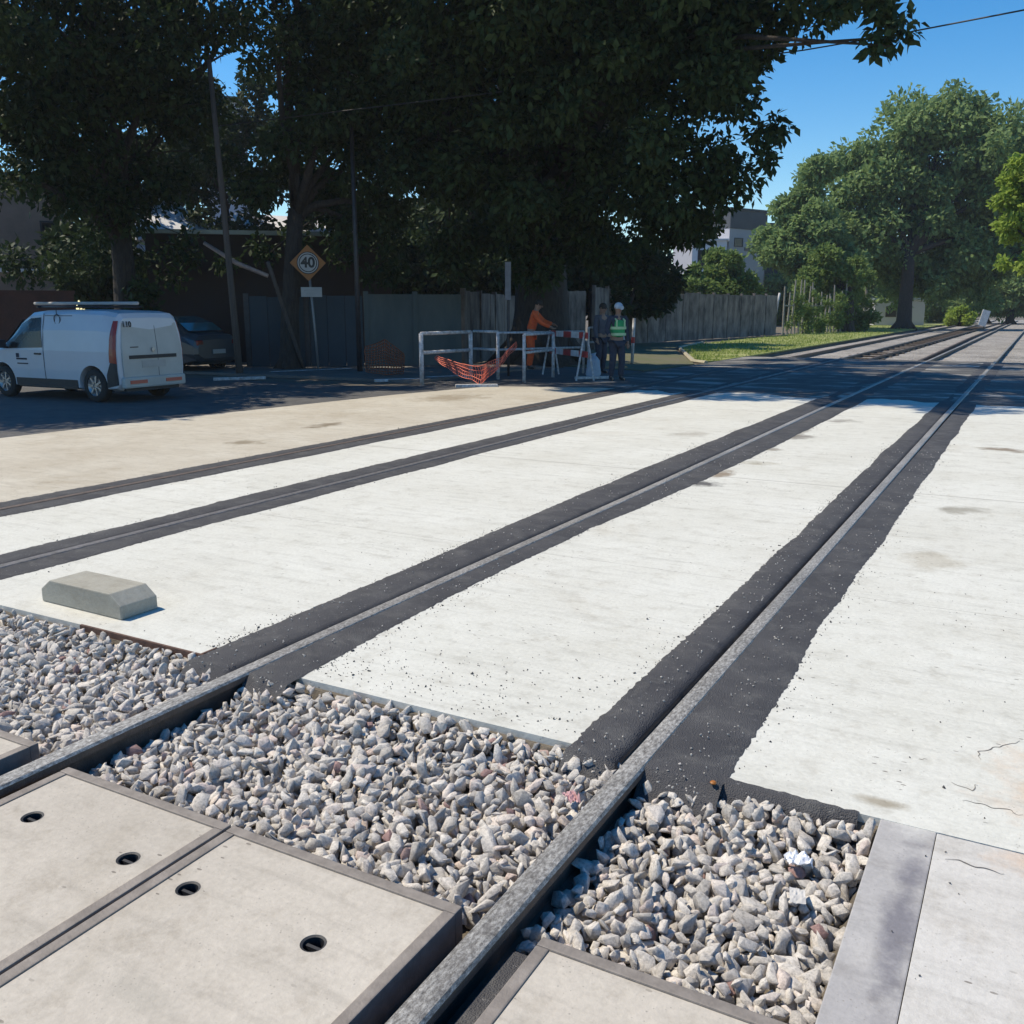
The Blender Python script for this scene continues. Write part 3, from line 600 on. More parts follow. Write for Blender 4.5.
# litter ---------------------------------------------------------------
def crumple(name, m, c, sx, sy, amp, label, seed, rz=0, tilt=0):
    mb = MB(); k = 9; vs = []
    for j in range(k):
        for i in range(k):
            x, y = (i / (k - 1) - .5) * sx, (j / (k - 1) - .5) * sy; vs.append((x, y, amp * (nz(i * .55, j * .55, seed) + .6 * nz(i * 1.3, j * 1.3, seed + 4)) + amp))
    mb.add(vs, [(j * k + i, j * k + i + 1, (j + 1) * k + i + 1, (j + 1) * k + i) for j in range(k - 1) for i in range(k - 1)])
    o = mb.build(name, m, smooth=False); o.location = c; o.rotation_euler = (tilt, 0, rz); o.modifiers.new('s', 'SOLIDIFY').thickness = .001
    return tag(o, label, 'litter')
g = G(797, 848); crumple('crumpled_paper', 'paper', (g.x + .01, g.y - .02, -.045), .075, .06, .022, 'crumpled white paper scrap on the square stone pit', 3, .5)
g = G(800, 880); crumple('paper_scrap', 'paper', (g.x, g.y - .02, -.045), .045, .075, .004, 'small flat off white card scrap below the crumpled paper', 13, .25).data.materials[0] = mat('offwhite_card', (.56, .54, .51), (.48, .46, .43), 10)
g = G(575, 790); crumple('plastic_wrapper', 'pink', (g.x, g.y - .03, -.03), .07, .04, .02, 'dull pink wrapper on the stones left of the nearest rail', 7, -.7)
g = G(588, 800); crumple('plastic_scrap', 'paper', (g.x + .01, g.y - .04, -.03), .03, .025, .012, 'tiny bright white scrap next to the pink wrapper', 9, .3)
g = G(713, 787); mb = MB(); mb.lathe([(0, 0), (.010, .001), (.012, .006), (.008, .010), (0, .011)], (0, 0, 1), (0, 0, 0), 10); o = mb.build('bottle_cap', 'sign_yellow', loc=(g.x, g.y, .012)); tag(o, 'small orange cap on the asphalt at the slab corner', 'litter')

# ------------------------------------------------------------------ trees
def leaves(name, clumps, n_tot, size, m, parent, base, seed=0, droop=.3):
    r = np.random.default_rng(seed); C = np.array([c[:3] for c in clumps]); Rr = np.array([c[3] for c in clumps]); w = Rr ** 2; w /= w.sum()
    idx = r.choice(len(clumps), n_tot, p=w); d = r.normal(size=(n_tot, 3)); d /= np.linalg.norm(d, axis=1)[:, None]
    rad_ = Rr[idx] * (r.random(n_tot) ** .42) * r.uniform(.85, 1.12, n_tot)
    Pp = C[idx] + d * rad_[:, None] * np.array([1, 1, .8])
    s = size * r.uniform(.45, 1.4, n_tot)
    ax = r.normal(size=(n_tot, 3)) + d * .6; ax[:, 2] -= droop; ax /= np.linalg.norm(ax, axis=1)[:, None]
    up = r.normal(size=(n_tot, 3)); up[:, 2] += 1.0; sd = np.cross(ax, up); sd /= np.linalg.norm(sd, axis=1)[:, None] + 1e-9; nn = np.cross(sd, ax)
    V = np.stack([Pp, Pp + ax * (s * .5)[:, None] + sd * (s * .26)[:, None] + nn * (s * .06)[:, None], Pp + ax * s[:, None], Pp + ax * (s * .5)[:, None] - sd * (s * .26)[:, None] + nn * (s * .06)[:, None]], 1).reshape(-1, 3)
    V -= np.array(base)
    k = np.arange(n_tot)[:, None] * 4; Fc = np.concatenate([k + np.array([[0, 1, 2]]), k + np.array([[0, 2, 3]])])
    return mesh_np(name, V, Fc, m, parent)
def subclumps(lobes, per, rmin, rmax, seed, jag=.25):
    rr = random.Random(seed); out = []
    for (p, R) in lobes:
        k = max(3, int(per * R * R))
        for _ in range(k):
            d = Vector((rr.gauss(0, 1), rr.gauss(0, 1), rr.gauss(0, 1))).normalized() * R * (rr.random() ** .5) * rr.uniform(.7, .9 + jag)
            out.append((p.x + d.x, p.y + d.y, p.z + d.z * .85, min(rr.uniform(rmin, rmax), R * .75)))
    return out
def tree(name, label, base, tr, lobes, per, rmin, rmax, n, size, lm, seed, fork=3.0, group=None, lean=(0, 0), droop=.3, cat='tree', limbs=9):
    rr = random.Random(seed); t = thing(name, label, cat, base, 0, group); bx, by = base[0], base[1]
    mb = MB(); fz = fork
    top = Vector((lean[0], lean[1], fz))
    pts = [Vector((0, 0, -.1)), Vector((0, 0, .25)), Vector((lean[0] * .2, lean[1] * .2, fz * .35)), Vector((lean[0] * .6, lean[1] * .6, fz * .7)), top]
    mb.tube(pts, [tr * 1.55, tr * 1.12, tr * .95, tr * .85, tr * .72], 14, wob=.07)
    for a in range(5):
        an = a * 1.257 + rr.random(); mb.tube([(math.cos(an) * tr * 1.9, math.sin(an) * tr * 1.9, -.08), (math.cos(an) * tr * 1.0, math.sin(an) * tr * 1.0, tr * .6), (math.cos(an) * tr * .4, math.sin(an) * tr * .4, tr * 1.8)], [tr * .16, tr * .36, tr * .3], 7)
    cl = subclumps(lobes, per, rmin, rmax, seed)
    big = sorted(lobes, key=lambda l: -l[1])[:limbs]
    ends = []
    for (p, R) in big:
        e = Vector((p.x - bx, p.y - by, p.z)); m1 = top.lerp(e, .4) + Vector((rr.uniform(-.5, .5), rr.uniform(-.5, .5), rr.uniform(0, .6)))
        L = (e - top).length; r0 = tr * .5
        mb.tube([top - Vector((0, 0, .2)), top.lerp(m1, .5) + Vector((rr.uniform(-.2, .2), rr.uniform(-.2, .2), 0)), m1, m1.lerp(e, .5) + Vector((rr.uniform(-.3, .3), rr.uniform(-.3, .3), .1)), e], [r0, r0 * .75, r0 * .58, r0 * .38, r0 * .15], 8, wob=.06)
        ends.append((m1, e, r0 * .4))
    for c in rr.sample(cl, min(len(cl), 46)):
        q = Vector((c[0] - bx, c[1] - by, c[2])); m1, e, r0 = min(ends, key=lambda E: (E[1] - q).length); s0 = m1.lerp(e, rr.uniform(.2, .9))
        mb.tube([s0, s0.lerp(q, .5) + Vector((rr.uniform(-.2, .2), rr.uniform(-.2, .2), .1)), q], [r0 * .45, r0 * .3, r0 * .1], 5)
    mb.build('trunk', 'bark', t, smooth=True, fix=False)
    leaves('crown', cl, n, size, lm, t, (bx, by, base[2]), seed, droop)
    return t
L = lambda *a: [(W(px, py, d), r) for px, py, d, r in a]
V3 = Vector
# big central tree
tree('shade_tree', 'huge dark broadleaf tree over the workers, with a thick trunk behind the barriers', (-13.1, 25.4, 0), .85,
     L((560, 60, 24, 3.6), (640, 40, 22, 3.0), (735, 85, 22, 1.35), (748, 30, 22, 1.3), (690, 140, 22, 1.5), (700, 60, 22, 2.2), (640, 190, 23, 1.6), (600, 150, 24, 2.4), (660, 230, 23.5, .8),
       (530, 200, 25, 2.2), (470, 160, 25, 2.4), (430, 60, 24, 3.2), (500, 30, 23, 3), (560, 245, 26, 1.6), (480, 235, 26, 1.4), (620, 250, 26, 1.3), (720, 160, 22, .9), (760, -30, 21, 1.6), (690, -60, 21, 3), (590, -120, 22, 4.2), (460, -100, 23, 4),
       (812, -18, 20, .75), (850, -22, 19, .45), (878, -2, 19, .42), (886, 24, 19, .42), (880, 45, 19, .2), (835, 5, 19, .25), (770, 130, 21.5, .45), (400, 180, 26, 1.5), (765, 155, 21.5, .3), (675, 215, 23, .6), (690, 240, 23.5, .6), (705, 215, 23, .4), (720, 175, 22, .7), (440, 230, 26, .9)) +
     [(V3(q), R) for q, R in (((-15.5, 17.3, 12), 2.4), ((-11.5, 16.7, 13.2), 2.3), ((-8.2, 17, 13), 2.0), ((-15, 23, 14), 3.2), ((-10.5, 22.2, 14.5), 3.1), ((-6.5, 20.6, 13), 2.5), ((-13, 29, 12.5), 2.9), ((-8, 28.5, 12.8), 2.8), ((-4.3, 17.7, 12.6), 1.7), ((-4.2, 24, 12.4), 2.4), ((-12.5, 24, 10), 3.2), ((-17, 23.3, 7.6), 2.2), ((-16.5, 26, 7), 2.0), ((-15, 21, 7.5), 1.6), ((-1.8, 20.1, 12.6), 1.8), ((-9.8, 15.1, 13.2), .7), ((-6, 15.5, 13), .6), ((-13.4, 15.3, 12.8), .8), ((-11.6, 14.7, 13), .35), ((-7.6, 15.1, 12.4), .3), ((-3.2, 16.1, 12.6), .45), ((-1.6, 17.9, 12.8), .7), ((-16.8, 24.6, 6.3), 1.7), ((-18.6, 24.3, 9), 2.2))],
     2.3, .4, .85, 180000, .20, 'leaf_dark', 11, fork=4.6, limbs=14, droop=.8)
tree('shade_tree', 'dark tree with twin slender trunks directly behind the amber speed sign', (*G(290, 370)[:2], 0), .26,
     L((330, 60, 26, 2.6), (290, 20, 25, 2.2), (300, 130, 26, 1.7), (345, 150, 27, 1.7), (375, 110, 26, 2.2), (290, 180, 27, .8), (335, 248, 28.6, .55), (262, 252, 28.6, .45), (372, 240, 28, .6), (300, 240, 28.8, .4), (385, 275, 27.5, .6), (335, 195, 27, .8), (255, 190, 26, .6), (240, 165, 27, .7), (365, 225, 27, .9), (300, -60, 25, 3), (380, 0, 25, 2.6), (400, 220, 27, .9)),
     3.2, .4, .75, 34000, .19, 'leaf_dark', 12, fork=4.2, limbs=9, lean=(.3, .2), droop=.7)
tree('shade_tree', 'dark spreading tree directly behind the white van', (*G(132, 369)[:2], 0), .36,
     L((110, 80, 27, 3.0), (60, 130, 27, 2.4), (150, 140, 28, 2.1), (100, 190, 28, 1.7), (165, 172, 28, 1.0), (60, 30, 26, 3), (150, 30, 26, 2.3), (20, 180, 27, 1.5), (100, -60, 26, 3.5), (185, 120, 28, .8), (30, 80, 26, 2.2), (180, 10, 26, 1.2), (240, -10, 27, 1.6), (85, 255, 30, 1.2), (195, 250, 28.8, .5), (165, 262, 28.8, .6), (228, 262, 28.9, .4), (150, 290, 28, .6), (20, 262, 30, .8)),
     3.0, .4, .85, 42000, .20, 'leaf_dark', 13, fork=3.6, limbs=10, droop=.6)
tree('shade_tree', 'near left tree whose dark foliage fills the top left corner', (-22.5, 8.0, 0), .4,
     [(V3((-19.5, 7.2, 7.6)), 2.8), (V3((-20.5, 10.8, 8.2)), 2.9), (V3((-22, 9, 9.5)), 3.6), (V3((-18.0, 9.6, 6.4)), 1.8), (V3((-17.8, 4.5, 7)), 2.6), (V3((-20, 2, 7)), 3), (V3((-17.5, 12.2, 7.2)), 1.6), (V3((-19.5, 13.6, 9.5)), 2.2)],
     1.9, .5, .95, 62000, .19, 'leaf_dark', 14, fork=3.5, droop=.6)
tree('backdrop_tree', 'dark tree beyond the low dull red shed', (-33, 33, 0), .4, [(V3((-33, 33, 8)), 5.0), (V3((-37, 30, 6.5)), 3.5), (V3((-30, 37, 7)), 3.2)], 1.3, .7, 1.3, 26000, .34, 'leaf_dark', 15, fork=3)
tree('backdrop_tree', 'dark tree rising behind the concrete fence at the big trunk', (-24, 42, 0), .4, [(V3((-24, 42, 5.6)), 4.0), (V3((-27, 39, 5.5)), 3.2), (V3((-21.5, 44, 4.6)), 2.2)], 1.5, .7, 1.2, 26000, .34, 'leaf_dark', 16, fork=3)
tree('backdrop_tree', 'dark tree added unseen behind the big crown to shade the fence start', (-21, 34, 0), .35, [(V3((-20, 33, 9.5)), 3.2), (V3((-18, 37.5, 9)), 3.0), (V3((-19, 41, 9)), 3.0), (V3((-22, 36, 7)), 3.0)], 1.5, .7, 1.1, 30000, .32, 'leaf_dark', 17, fork=3)  # hidden tree put in for the shade it casts on the ground
BK = ['dark tree mass left behind the teal grey panel wall', 'dark tree mass right behind the teal grey panel wall', 'dark tree mass seen under the big crown left of its trunk', 'dark tree mass seen under the big crown right of its trunk', 'dark tree behind the mural wall and fence start', 'dark hedge tree behind the brick wall and van']
for i, (px, py, d, R) in enumerate([(385, 268, 36, 2.3), (440, 262, 38, 2.6), (500, 258, 40, 2.8), (560, 262, 42, 2.8), (625, 262, 44, 2.2), (120, 262, 36, 1.9)]):
    tree('backdrop_tree', BK[i], (*(W(px, 318, d)[:2]), 0), .25, L((px, py, d, R), (px + 28, py + 22, d, R * .8), (px - 28, py + 18, d, R * .8), (px, py + 45, d, R * .7)), 1.6, .6, 1.0, 13000, .34, 'leaf_dark', 60 + i, fork=1.5, group='dark trees behind the walls', limbs=3)
# trees by the far line
tree('plane_tree', 'tallest broad green tree standing beside the far track', (*G(903, 329)[:2], 0), .55,
     L((935, 150, 86, 4.6), (875, 165, 85, 3.4), (905, 135, 86, 2.6), (960, 128, 86, 2.6), (985, 165, 86, 4.4), (1020, 170, 88, 4.5), (900, 210, 86, 5.0), (850, 215, 84, 3.6), (960, 230, 87, 5), (1010, 230, 88, 4), (870, 262, 85, 3.4), (930, 275, 87, 3.6), (985, 275, 88, 3.2), (820, 240, 84, 2.6), (1050, 210, 90, 5)),
     1.35, 1.0, 1.9, 95000, .48, 'leaf_far', 21, fork=6, limbs=10)
tree('plane_tree', 'mid green tree left of the tallest one, over the vine covered fence', (*G(846, 332)[:2], 0), .5,
     L((800, 205, 78, 1.9), (815, 175, 78, 1.6), (790, 240, 77, 2.4), (825, 230, 76, 2.4), (775, 255, 76, 1.5), (840, 265, 76, 2.2), (805, 270, 76, 2.0)),
     2.6, .7, 1.3, 40000, .40, 'leaf_far', 22, fork=2.6, limbs=4)
tree('round_shrub', 'rounded light green bush spilling over the long grey fence', (*(W(720, 300, 66)[:2]), 0), .16,
     L((720, 262, 66, 1.5), (705, 275, 66, 1.3), (738, 280, 66, 1.5), (720, 288, 65, 1.5), (690, 288, 65, 1.0), (752, 290, 66, .9), (668, 290, 64, .8)), 3, .4, .8, 15000, .30, 'leaf_mid', 23, fork=1.5, limbs=5, cat='bush')
tree('round_shrub', 'pale green bushy tree behind the pale fence stakes', (*(W(840, 318, 72)[:2]), 0), .18,
     L((835, 262, 72, 1.7), (860, 275, 72, 1.5), (815, 278, 71, 1.3), (845, 290, 72, 1.5), (800, 300, 72, 1.5), (830, 312, 72, 1.4), (860, 312, 73, 1.2)), 3, .4, .8, 15000, .30, 'leaf_mid', 24, fork=1.5, limbs=5, cat='bush')
tree('light_green_tree', 'yellow green tree at the right edge of the picture', (*(W(1062, 330, 48)[:2]), 0), .25,
     L((1020, 180, 48, .9), (1032, 215, 48, 1.1), (1012, 225, 48, .7), (1040, 170, 48, 1.3), (1055, 240, 48, 1.6), (1022, 262, 48, .7), (1070, 190, 48, 2.0), (1003, 200, 48, .45)), 4, .3, .6, 15000, .24, 'leaf_light', 25, fork=2.5, limbs=6)
FARL = ['dark distant tree right of the tallest tree at the end of the line', 'distant tree behind the leaning white board', 'low distant tree left of the leaning white board', 'distant tree behind the tallest tree on the left', 'distant grey green tree behind the vine covered fence']
for i, (px, py, d, R) in enumerate([(1010, 280, 120, 4.6), (985, 285, 125, 4), (945, 292, 118, 3.6), (880, 290, 112, 4), (795, 290, 98, 3.4)]):
    tree('distant_tree', FARL[i], (*(W(px, 318, d)[:2]), 0), .4, L((px, py, d, R), (px + 14, py + 12, d, R * .8), (px - 14, py + 14, d, R * .7)), 1.3, 1., 1.7, 9000, .55, 'leaf_far', 40 + i, fork=2.5, group='distant trees along the line', limbs=3)
tree('round_bush', 'small bright green bush on the grass at the end of the line', (*(W(960, 322, 104)[:2]), 0), .12, L((960, 314, 104, 1.1), (952, 316, 104, .9), (968, 317, 104, .8)), 4, .4, .7, 5000, .3, 'leaf_light', 50, fork=.5, limbs=3, cat='bush')

# grass ------------------------------------------------------------------
GP = [(-13.9, 43), (-13.0, 38.0), (-9.3, 28.8), (-8.9, 29.6), (-8.85, 60), (-8.9, 150), (-40, 150), (-14.0, 70)]
mb = MB(); mb.prism(GP, -.03, .02); struct(mb.build('grass_verge', 'grass_ground'))
mb = MB(); mb.prism([(-9.3, 24.1), (-9.1, 27.8), (-13.3, 37.9), (-14.3, 43.5), (-17.3, 44), (-16.2, 33), (-14.5, 25.7)], -.03, .004); struct(mb.build('shade_toned_verge', mat('shade_toned_grass_soil', (.10, .11, .045), (.13, .115, .075), .8, .95, 0, .8, 18, .03)))  # verge grass in shade, the shade put into a darker sheet colour
mb = MB(); pts = [(-14.2, 44.5, .03), (-13.2, 38.2, .03), (-9.4, 28.6, .03), (-8.8, 28.0, .03)]
mb.tube(pts, .07, 6); struct(mb.build('verge_edging', mat('pale_edging', (.40, .36, .26), (.3, .27, .2), 3)))
Pg = []
def inside(x, y, P):
    c = False; j = len(P) - 1
    for i in range(len(P)):
        if (P[i][1] > y) != (P[j][1] > y) and x < (P[j][0] - P[i][0]) * (y - P[i][1]) / (P[j][1] - P[i][1]) + P[i][0]: c = not c
        j = i
    return c
while len(Pg) < 42000:
    y = 28 + 70 * random.random() ** 1.5; x = random.uniform(-16 - (y - 28) * .1, -8.85)
    if inside(x, y, GP) and nz(x * .8, y * .8) > -.35: Pg.append((x, y, .015))
Pg = np.array(Pg); n = len(Pg); a = rng.uniform(0, 6.28, n); hh = rng.uniform(.025, .07, n) * (1 + (rng.random(n) < .04) * 1.5); w = hh * .18
dx, dy = np.cos(a) * w, np.sin(a) * w; tx, ty = rng.normal(0, .04, n), rng.normal(0, .04, n)
V = np.stack([Pg + np.stack([dx, dy, 0 * a], 1), Pg - np.stack([dx, dy, 0 * a], 1), Pg + np.stack([tx, ty, hh], 1)], 1).reshape(-1, 3)
struct(mesh_np('grass', V, np.arange(3 * n).reshape(-1, 3), 'grass'), 'stuff', 'short sunlit green grass beside the far tracks', 'grass')

# ------------------------------------------------------------------ walls and fences
def wall_run(name, label, cat, pts, hts, m, post_m, bay, th=.08, post=.14, cap=True, lines=True, group=None):
    base = V3((pts[0][0], pts[0][1], 0)); t = thing(name, label, cat, base, 0, group)
    for s, (a, b) in enumerate(zip(pts, pts[1:])):
        a3, b3 = V3((*a, 0)) - base, V3((*b, 0)) - base; d = b3 - a3; Ln = d.length; k = max(1, round(Ln / bay)); ang = math.atan2(d.y, d.x)
        for i in range(k):
            p, q = a3 + d * (i / k), a3 + d * ((i + 1) / k); c = (p + q) / 2; h = hts[s] + random.uniform(-.04, .04); off = random.uniform(-.01, .01)
            mb = MB(); bl = Ln / k - post
            if lines:
                kk = max(1, int(bl / .45))
                for j in range(kk): mb.box(c + d.normalized() * (bl * ((j + .5) / kk - .5)) + V3((-math.sin(ang), math.cos(ang), 0)) * (off + random.uniform(-.012, .012)) + V3((0, 0, h / 2)), (bl / kk - .012, th, h + random.uniform(-.05, .02)), ang)
            else: mb.box(c + V3((0, 0, h / 2)), (bl, th, h), ang)
            mb.build('panel', m, t)
            mb = MB(); mb.box(p + V3((0, 0, (h + .08) / 2)), (post, post, h + .08), ang); mb.build('post', post_m, t)
    return t
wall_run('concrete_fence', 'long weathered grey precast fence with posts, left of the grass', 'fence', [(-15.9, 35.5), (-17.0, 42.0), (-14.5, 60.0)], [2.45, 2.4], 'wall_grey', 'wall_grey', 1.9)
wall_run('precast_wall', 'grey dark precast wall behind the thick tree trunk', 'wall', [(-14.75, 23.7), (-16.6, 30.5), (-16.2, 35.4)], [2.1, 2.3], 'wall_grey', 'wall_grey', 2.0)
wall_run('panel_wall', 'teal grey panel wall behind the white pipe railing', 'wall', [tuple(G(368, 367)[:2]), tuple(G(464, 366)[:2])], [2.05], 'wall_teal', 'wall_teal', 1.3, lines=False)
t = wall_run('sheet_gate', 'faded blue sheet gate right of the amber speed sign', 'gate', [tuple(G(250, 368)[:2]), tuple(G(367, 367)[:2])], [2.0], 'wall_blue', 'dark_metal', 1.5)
# pale mural between the people
g = G(590, 347); h_ = G(626, 345); wall_run('mural_wall', 'short wall piece with faded pale mural behind the two standing workers', 'wall', [tuple(g[:2]), tuple(h_[:2])], [2.3], 'graffiti', 'wall_grey', 1.6, lines=False)
# shed
def obox(mb, a, b, depth, z0, z1, out=0, mi=0):
    """box standing on base line a-b (2-D), going back by depth"""
    a, b = V3((*a[:2], 0)), V3((*b[:2], 0)); d = (b - a).normalized(); nrm = V3((-d.y, d.x, 0))
    if nrm.dot(a) < 0: nrm = -nrm
    a2, b2 = a - nrm * out, b - nrm * out
    p = [a2, b2, b + nrm * depth, a + nrm * depth]
    mb.add([(q.x, q.y, z0) for q in p] + [(q.x, q.y, z1) for q in p], [(3, 2, 1, 0), (4, 5, 6, 7), (0, 1, 5, 4), (1, 2, 6, 5), (2, 3, 7, 6), (3, 0, 4, 7)], mi)
def building(name, label, a, b, depth, h, wm, rm, wins=(), roof_t=.15, ledge=None, cat='building', band=None, over=.15):
    """a, b: ends of the facade; wins: (u0,u1,z0,z1) on the facade"""
    a = V3((*a[:2], 0)); b = V3((*b[:2], 0)); t = thing(name, label, cat, a); d = (b - a).normalized(); A, B = V3((0, 0, 0)), b - a
    nrm = V3((-d.y, d.x, 0)); nrm = -nrm if nrm.dot(a) < 0 else nrm
    def bx(mb, u0, u1, z0, z1, out, dep):
        p = [d * u0 - nrm * out, d * u1 - nrm * out, d * u1 + nrm * dep, d * u0 + nrm * dep]
        mb.add([(q.x, q.y, z0) for q in p] + [(q.x, q.y, z1) for q in p], [(3, 2, 1, 0), (4, 5, 6, 7), (0, 1, 5, 4), (1, 2, 6, 5), (2, 3, 7, 6), (3, 0, 4, 7)])
    Ln = (b - a).length
    mb = MB(); bx(mb, 0, Ln, -.05, h, 0, depth); mb.build('wall', wm, t)
    mb = MB(); bx(mb, -over, Ln + over, h, h + roof_t, over, depth + over); mb.build('roof', rm, t)
    for (u0, u1, z0, z1) in wins:
        mb = MB(); f = .07
        bx(mb, u0, u1, z0, z0 + f, .05, .02); bx(mb, u0, u1, z1 - f, z1, .05, .02); bx(mb, u0, u0 + f, z0 + f, z1 - f, .05, .02); bx(mb, u1 - f, u1, z0 + f, z1 - f, .05, .02)
        w = mb.build('window', 'dark_metal', t); mb = MB(); bx(mb, u0 + f, u1 - f, z0 + f, z1 - f, .012, .02); mb.build('pane', 'glass', w)
    if ledge:
        for z in ledge: mb = MB(); bx(mb, -.05, Ln + .05, z, z + .12, .12, .0); mb.build('ledge', 'white_wall', t)
    if band: mb = MB(); bx(mb, -.02, Ln + .02, band[0], band[1], .06, depth); mb.build('upper_cladding', 'dark_cladding', t)
    return t
P_ = lambda px, d: W(px, 308, d)
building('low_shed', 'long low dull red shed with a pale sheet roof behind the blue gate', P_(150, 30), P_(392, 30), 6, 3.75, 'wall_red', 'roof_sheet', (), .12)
building('brick_house', 'brown plastered house with a pale ledge at the left edge behind the van', P_(-60, 39), P_(76, 39), 7, 6.1, 'wall_brown', 'brick', [(3.4, 4.5, 3.6, 4.7)], .2, ledge=[2.9])
t = building('garden_wall', 'low red brick wall directly behind the white van', P_(-80, 27), P_(75, 27), .25, 2.0, 'brick', 'brick', (), .08, cat='wall', over=.03)
def pitched(t, a, b, h, rise, run):
    a = V3((*a[:2], 0)); b = V3((*b[:2], 0)); B = b - a; d = B.normalized(); nrm = V3((-d.y, d.x, 0)); nrm = -nrm if nrm.dot(a) < 0 else nrm
    mb = MB(); v = []
    for z0 in (-.12, 0):
        for p, z in ((-nrm * .3 - d * .2, h), (B - nrm * .3 + d * .2, h), (B + nrm * run + d * .2, h + rise), (nrm * run - d * .2, h + rise)): v.append((p.x, p.y, z + z0 + .18))
    mb.add(v, [(0, 1, 2, 3), (7, 6, 5, 4), (0, 4, 5, 1), (1, 5, 6, 2), (2, 6, 7, 3), (3, 7, 4, 0)]); mb.build('pitched_roof', 'white_wall', t)
a, b = P_(150, 43), P_(226, 45)
t = building('white_house', 'sunlit white house glimpsed through leaves above the shed roof', a, b, 5, 4.4, 'white_wall', 'white_wall', [(.8, 1.8, 2, 3.2)], .12); pitched(t, a, b, 4.4, 2.1, 4.2)
a, b = P_(262, 46), P_(392, 48)
t = building('white_block', 'sunlit white roofed house above the speed sign', a, b, 5, 3.9, 'white_wall', 'roof_sheet', [(1, 2, 2.4, 3.5)], .12); pitched(t, a, b, 3.9, 2.1, 4.2)
mb = MB(); 
building('tall_grey_building', 'tall grey building corner seen through the gap in the left foliage', P_(216, 62), P_(256, 62), 8, 13.6, 'grey_wall', 'dark_cladding', [(.6, 1.6, 11, 12.2)], .3)
building('modern_house', 'pale modern house with a dark upper band left of the green trees', P_(726, 92), P_(762, 96), 7, 10.5, 'grey_wall', 'dark_cladding', [(.7, 1.9, 7.2, 8.0), (2.2, 3.0, 6.9, 7.2)], .15, band=(8.8, 10.45))
building('dark_block', 'dark narrow block joined to the right of the pale modern house', P_(763, 98), P_(786, 99), 6, 9.6, 'dark_cladding', 'dark_cladding', (), .1)
building('white_annex', 'small white annex with balcony at the left of the pale modern house', P_(690, 90), P_(724, 90), 6, 7.6, 'white_wall', 'white_wall', [(.5, 1.6, 5.2, 6.8)], .15)
building('far_pale_house', 'low pale house behind the trunk of the tallest tree', P_(875, 99), P_(925, 100), 5, 2.4, 'grey_wall', 'roof_sheet', [(1, 2, .8, 1.8)], .2)
# white post, stakes
def post_thing(name, label, p0, p1, r, m, cat, group=None, r1=None, n=8):
    p0, p1 = V3(p0), V3(p1); mb = MB(); k = 5; d = p1 - p0
    mb.tube([d * (i / k) + V3((random.uniform(-.2, .2) * r, random.uniform(-.2, .2) * r, 0)) for i in range(k + 1)], [r + ((r1 or r) - r) * i / k for i in range(k + 1)], n)
    o = mb.build(name, m, smooth=True); o.location = p0; return tag(o, label, cat, group)
g = G(765, 333); post_thing('white_post', 'thin white post leaning in front of the grey fence', (g.x + 1.0, g.y - 2, 0), (g.x + 1.3, g.y - 2, 2.6), .07, 'white_paint', 'post')
t = thing('stake_fence', 'tall fence of uneven pale stakes overgrown with vines, right of the grey fence', 'fence', (-14.3, 61, 0))
a, b_ = V3((-14.3, 61, 0)), V3((-11.2, 74, 0))
for i in range(26):
    p = (b_ - a) * (i / 25); h = random.uniform(2.0, 3.6); mb = MB(); dx = random.uniform(-.15, .15)
    mb.tube([p, p + V3((dx * .5, dx, h * .5)), p + V3((dx, dx * 1.3, h))], [.07, .06, .045], 6); mb.build('stake', 'iron_fence', t)
mb = MB()
for z in (.7, 1.8): mb.box((b_ - a) / 2 + V3((0, 0, z)), ((b_ - a).length, .04, .07), math.atan2((b_ - a).y, (b_ - a).x))
mb.build('cross_rail', 'iron_fence', t)
cl = [(a.x + (b_ - a).x * f + .15, a.y + (b_ - a).y * f, random.uniform(.2, 2.6), random.uniform(.25, .5)) for f in [random.random() for _ in range(46)]]
leaves('vines', cl, 9000, .2, 'leaf_mid', t, tuple(a), 77)

# ------------------------------------------------------------------ street things
# utility pole
g = G(240, 375); top = W(209, 60, 25.0)
t = thing('utility_pole', 'tall leaning weathered wooden pole left of the speed sign', 'pole', g)
mb = MB(); d = top - g; mb.tube([V3((0, 0, -.1)), d * .33, d * .66, d], [.09, .08, .07, .055], 12); mb.build('pole', 'pole_wood', t, smooth=True)
cab_end = g + d * .80
# leaning prop pole
a = G(304, 370); b = W(268, 262, 25.3); post_thing('prop_pole', 'thin leaning brown pole propped beside the speed sign', a, b, .05, 'pole_wood', 'pole')
a = W(204, 243, 26); b = W(268, 276, 25.4)
mb = MB(); mb.tube([V3((0, 0, 0)), (b - a) * .5 + V3((0, 0, -.08)), b - a], [.045, .06, .05], 7, wob=.15); o = mb.build('broken_branch', mat('pale_dead_wood', (.36, .28, .25), (.2, .15, .14), 4), smooth=True); o.location = a
tag(o, 'pale broken branch hanging between the wooden pole and the leaning pole', 'branch')
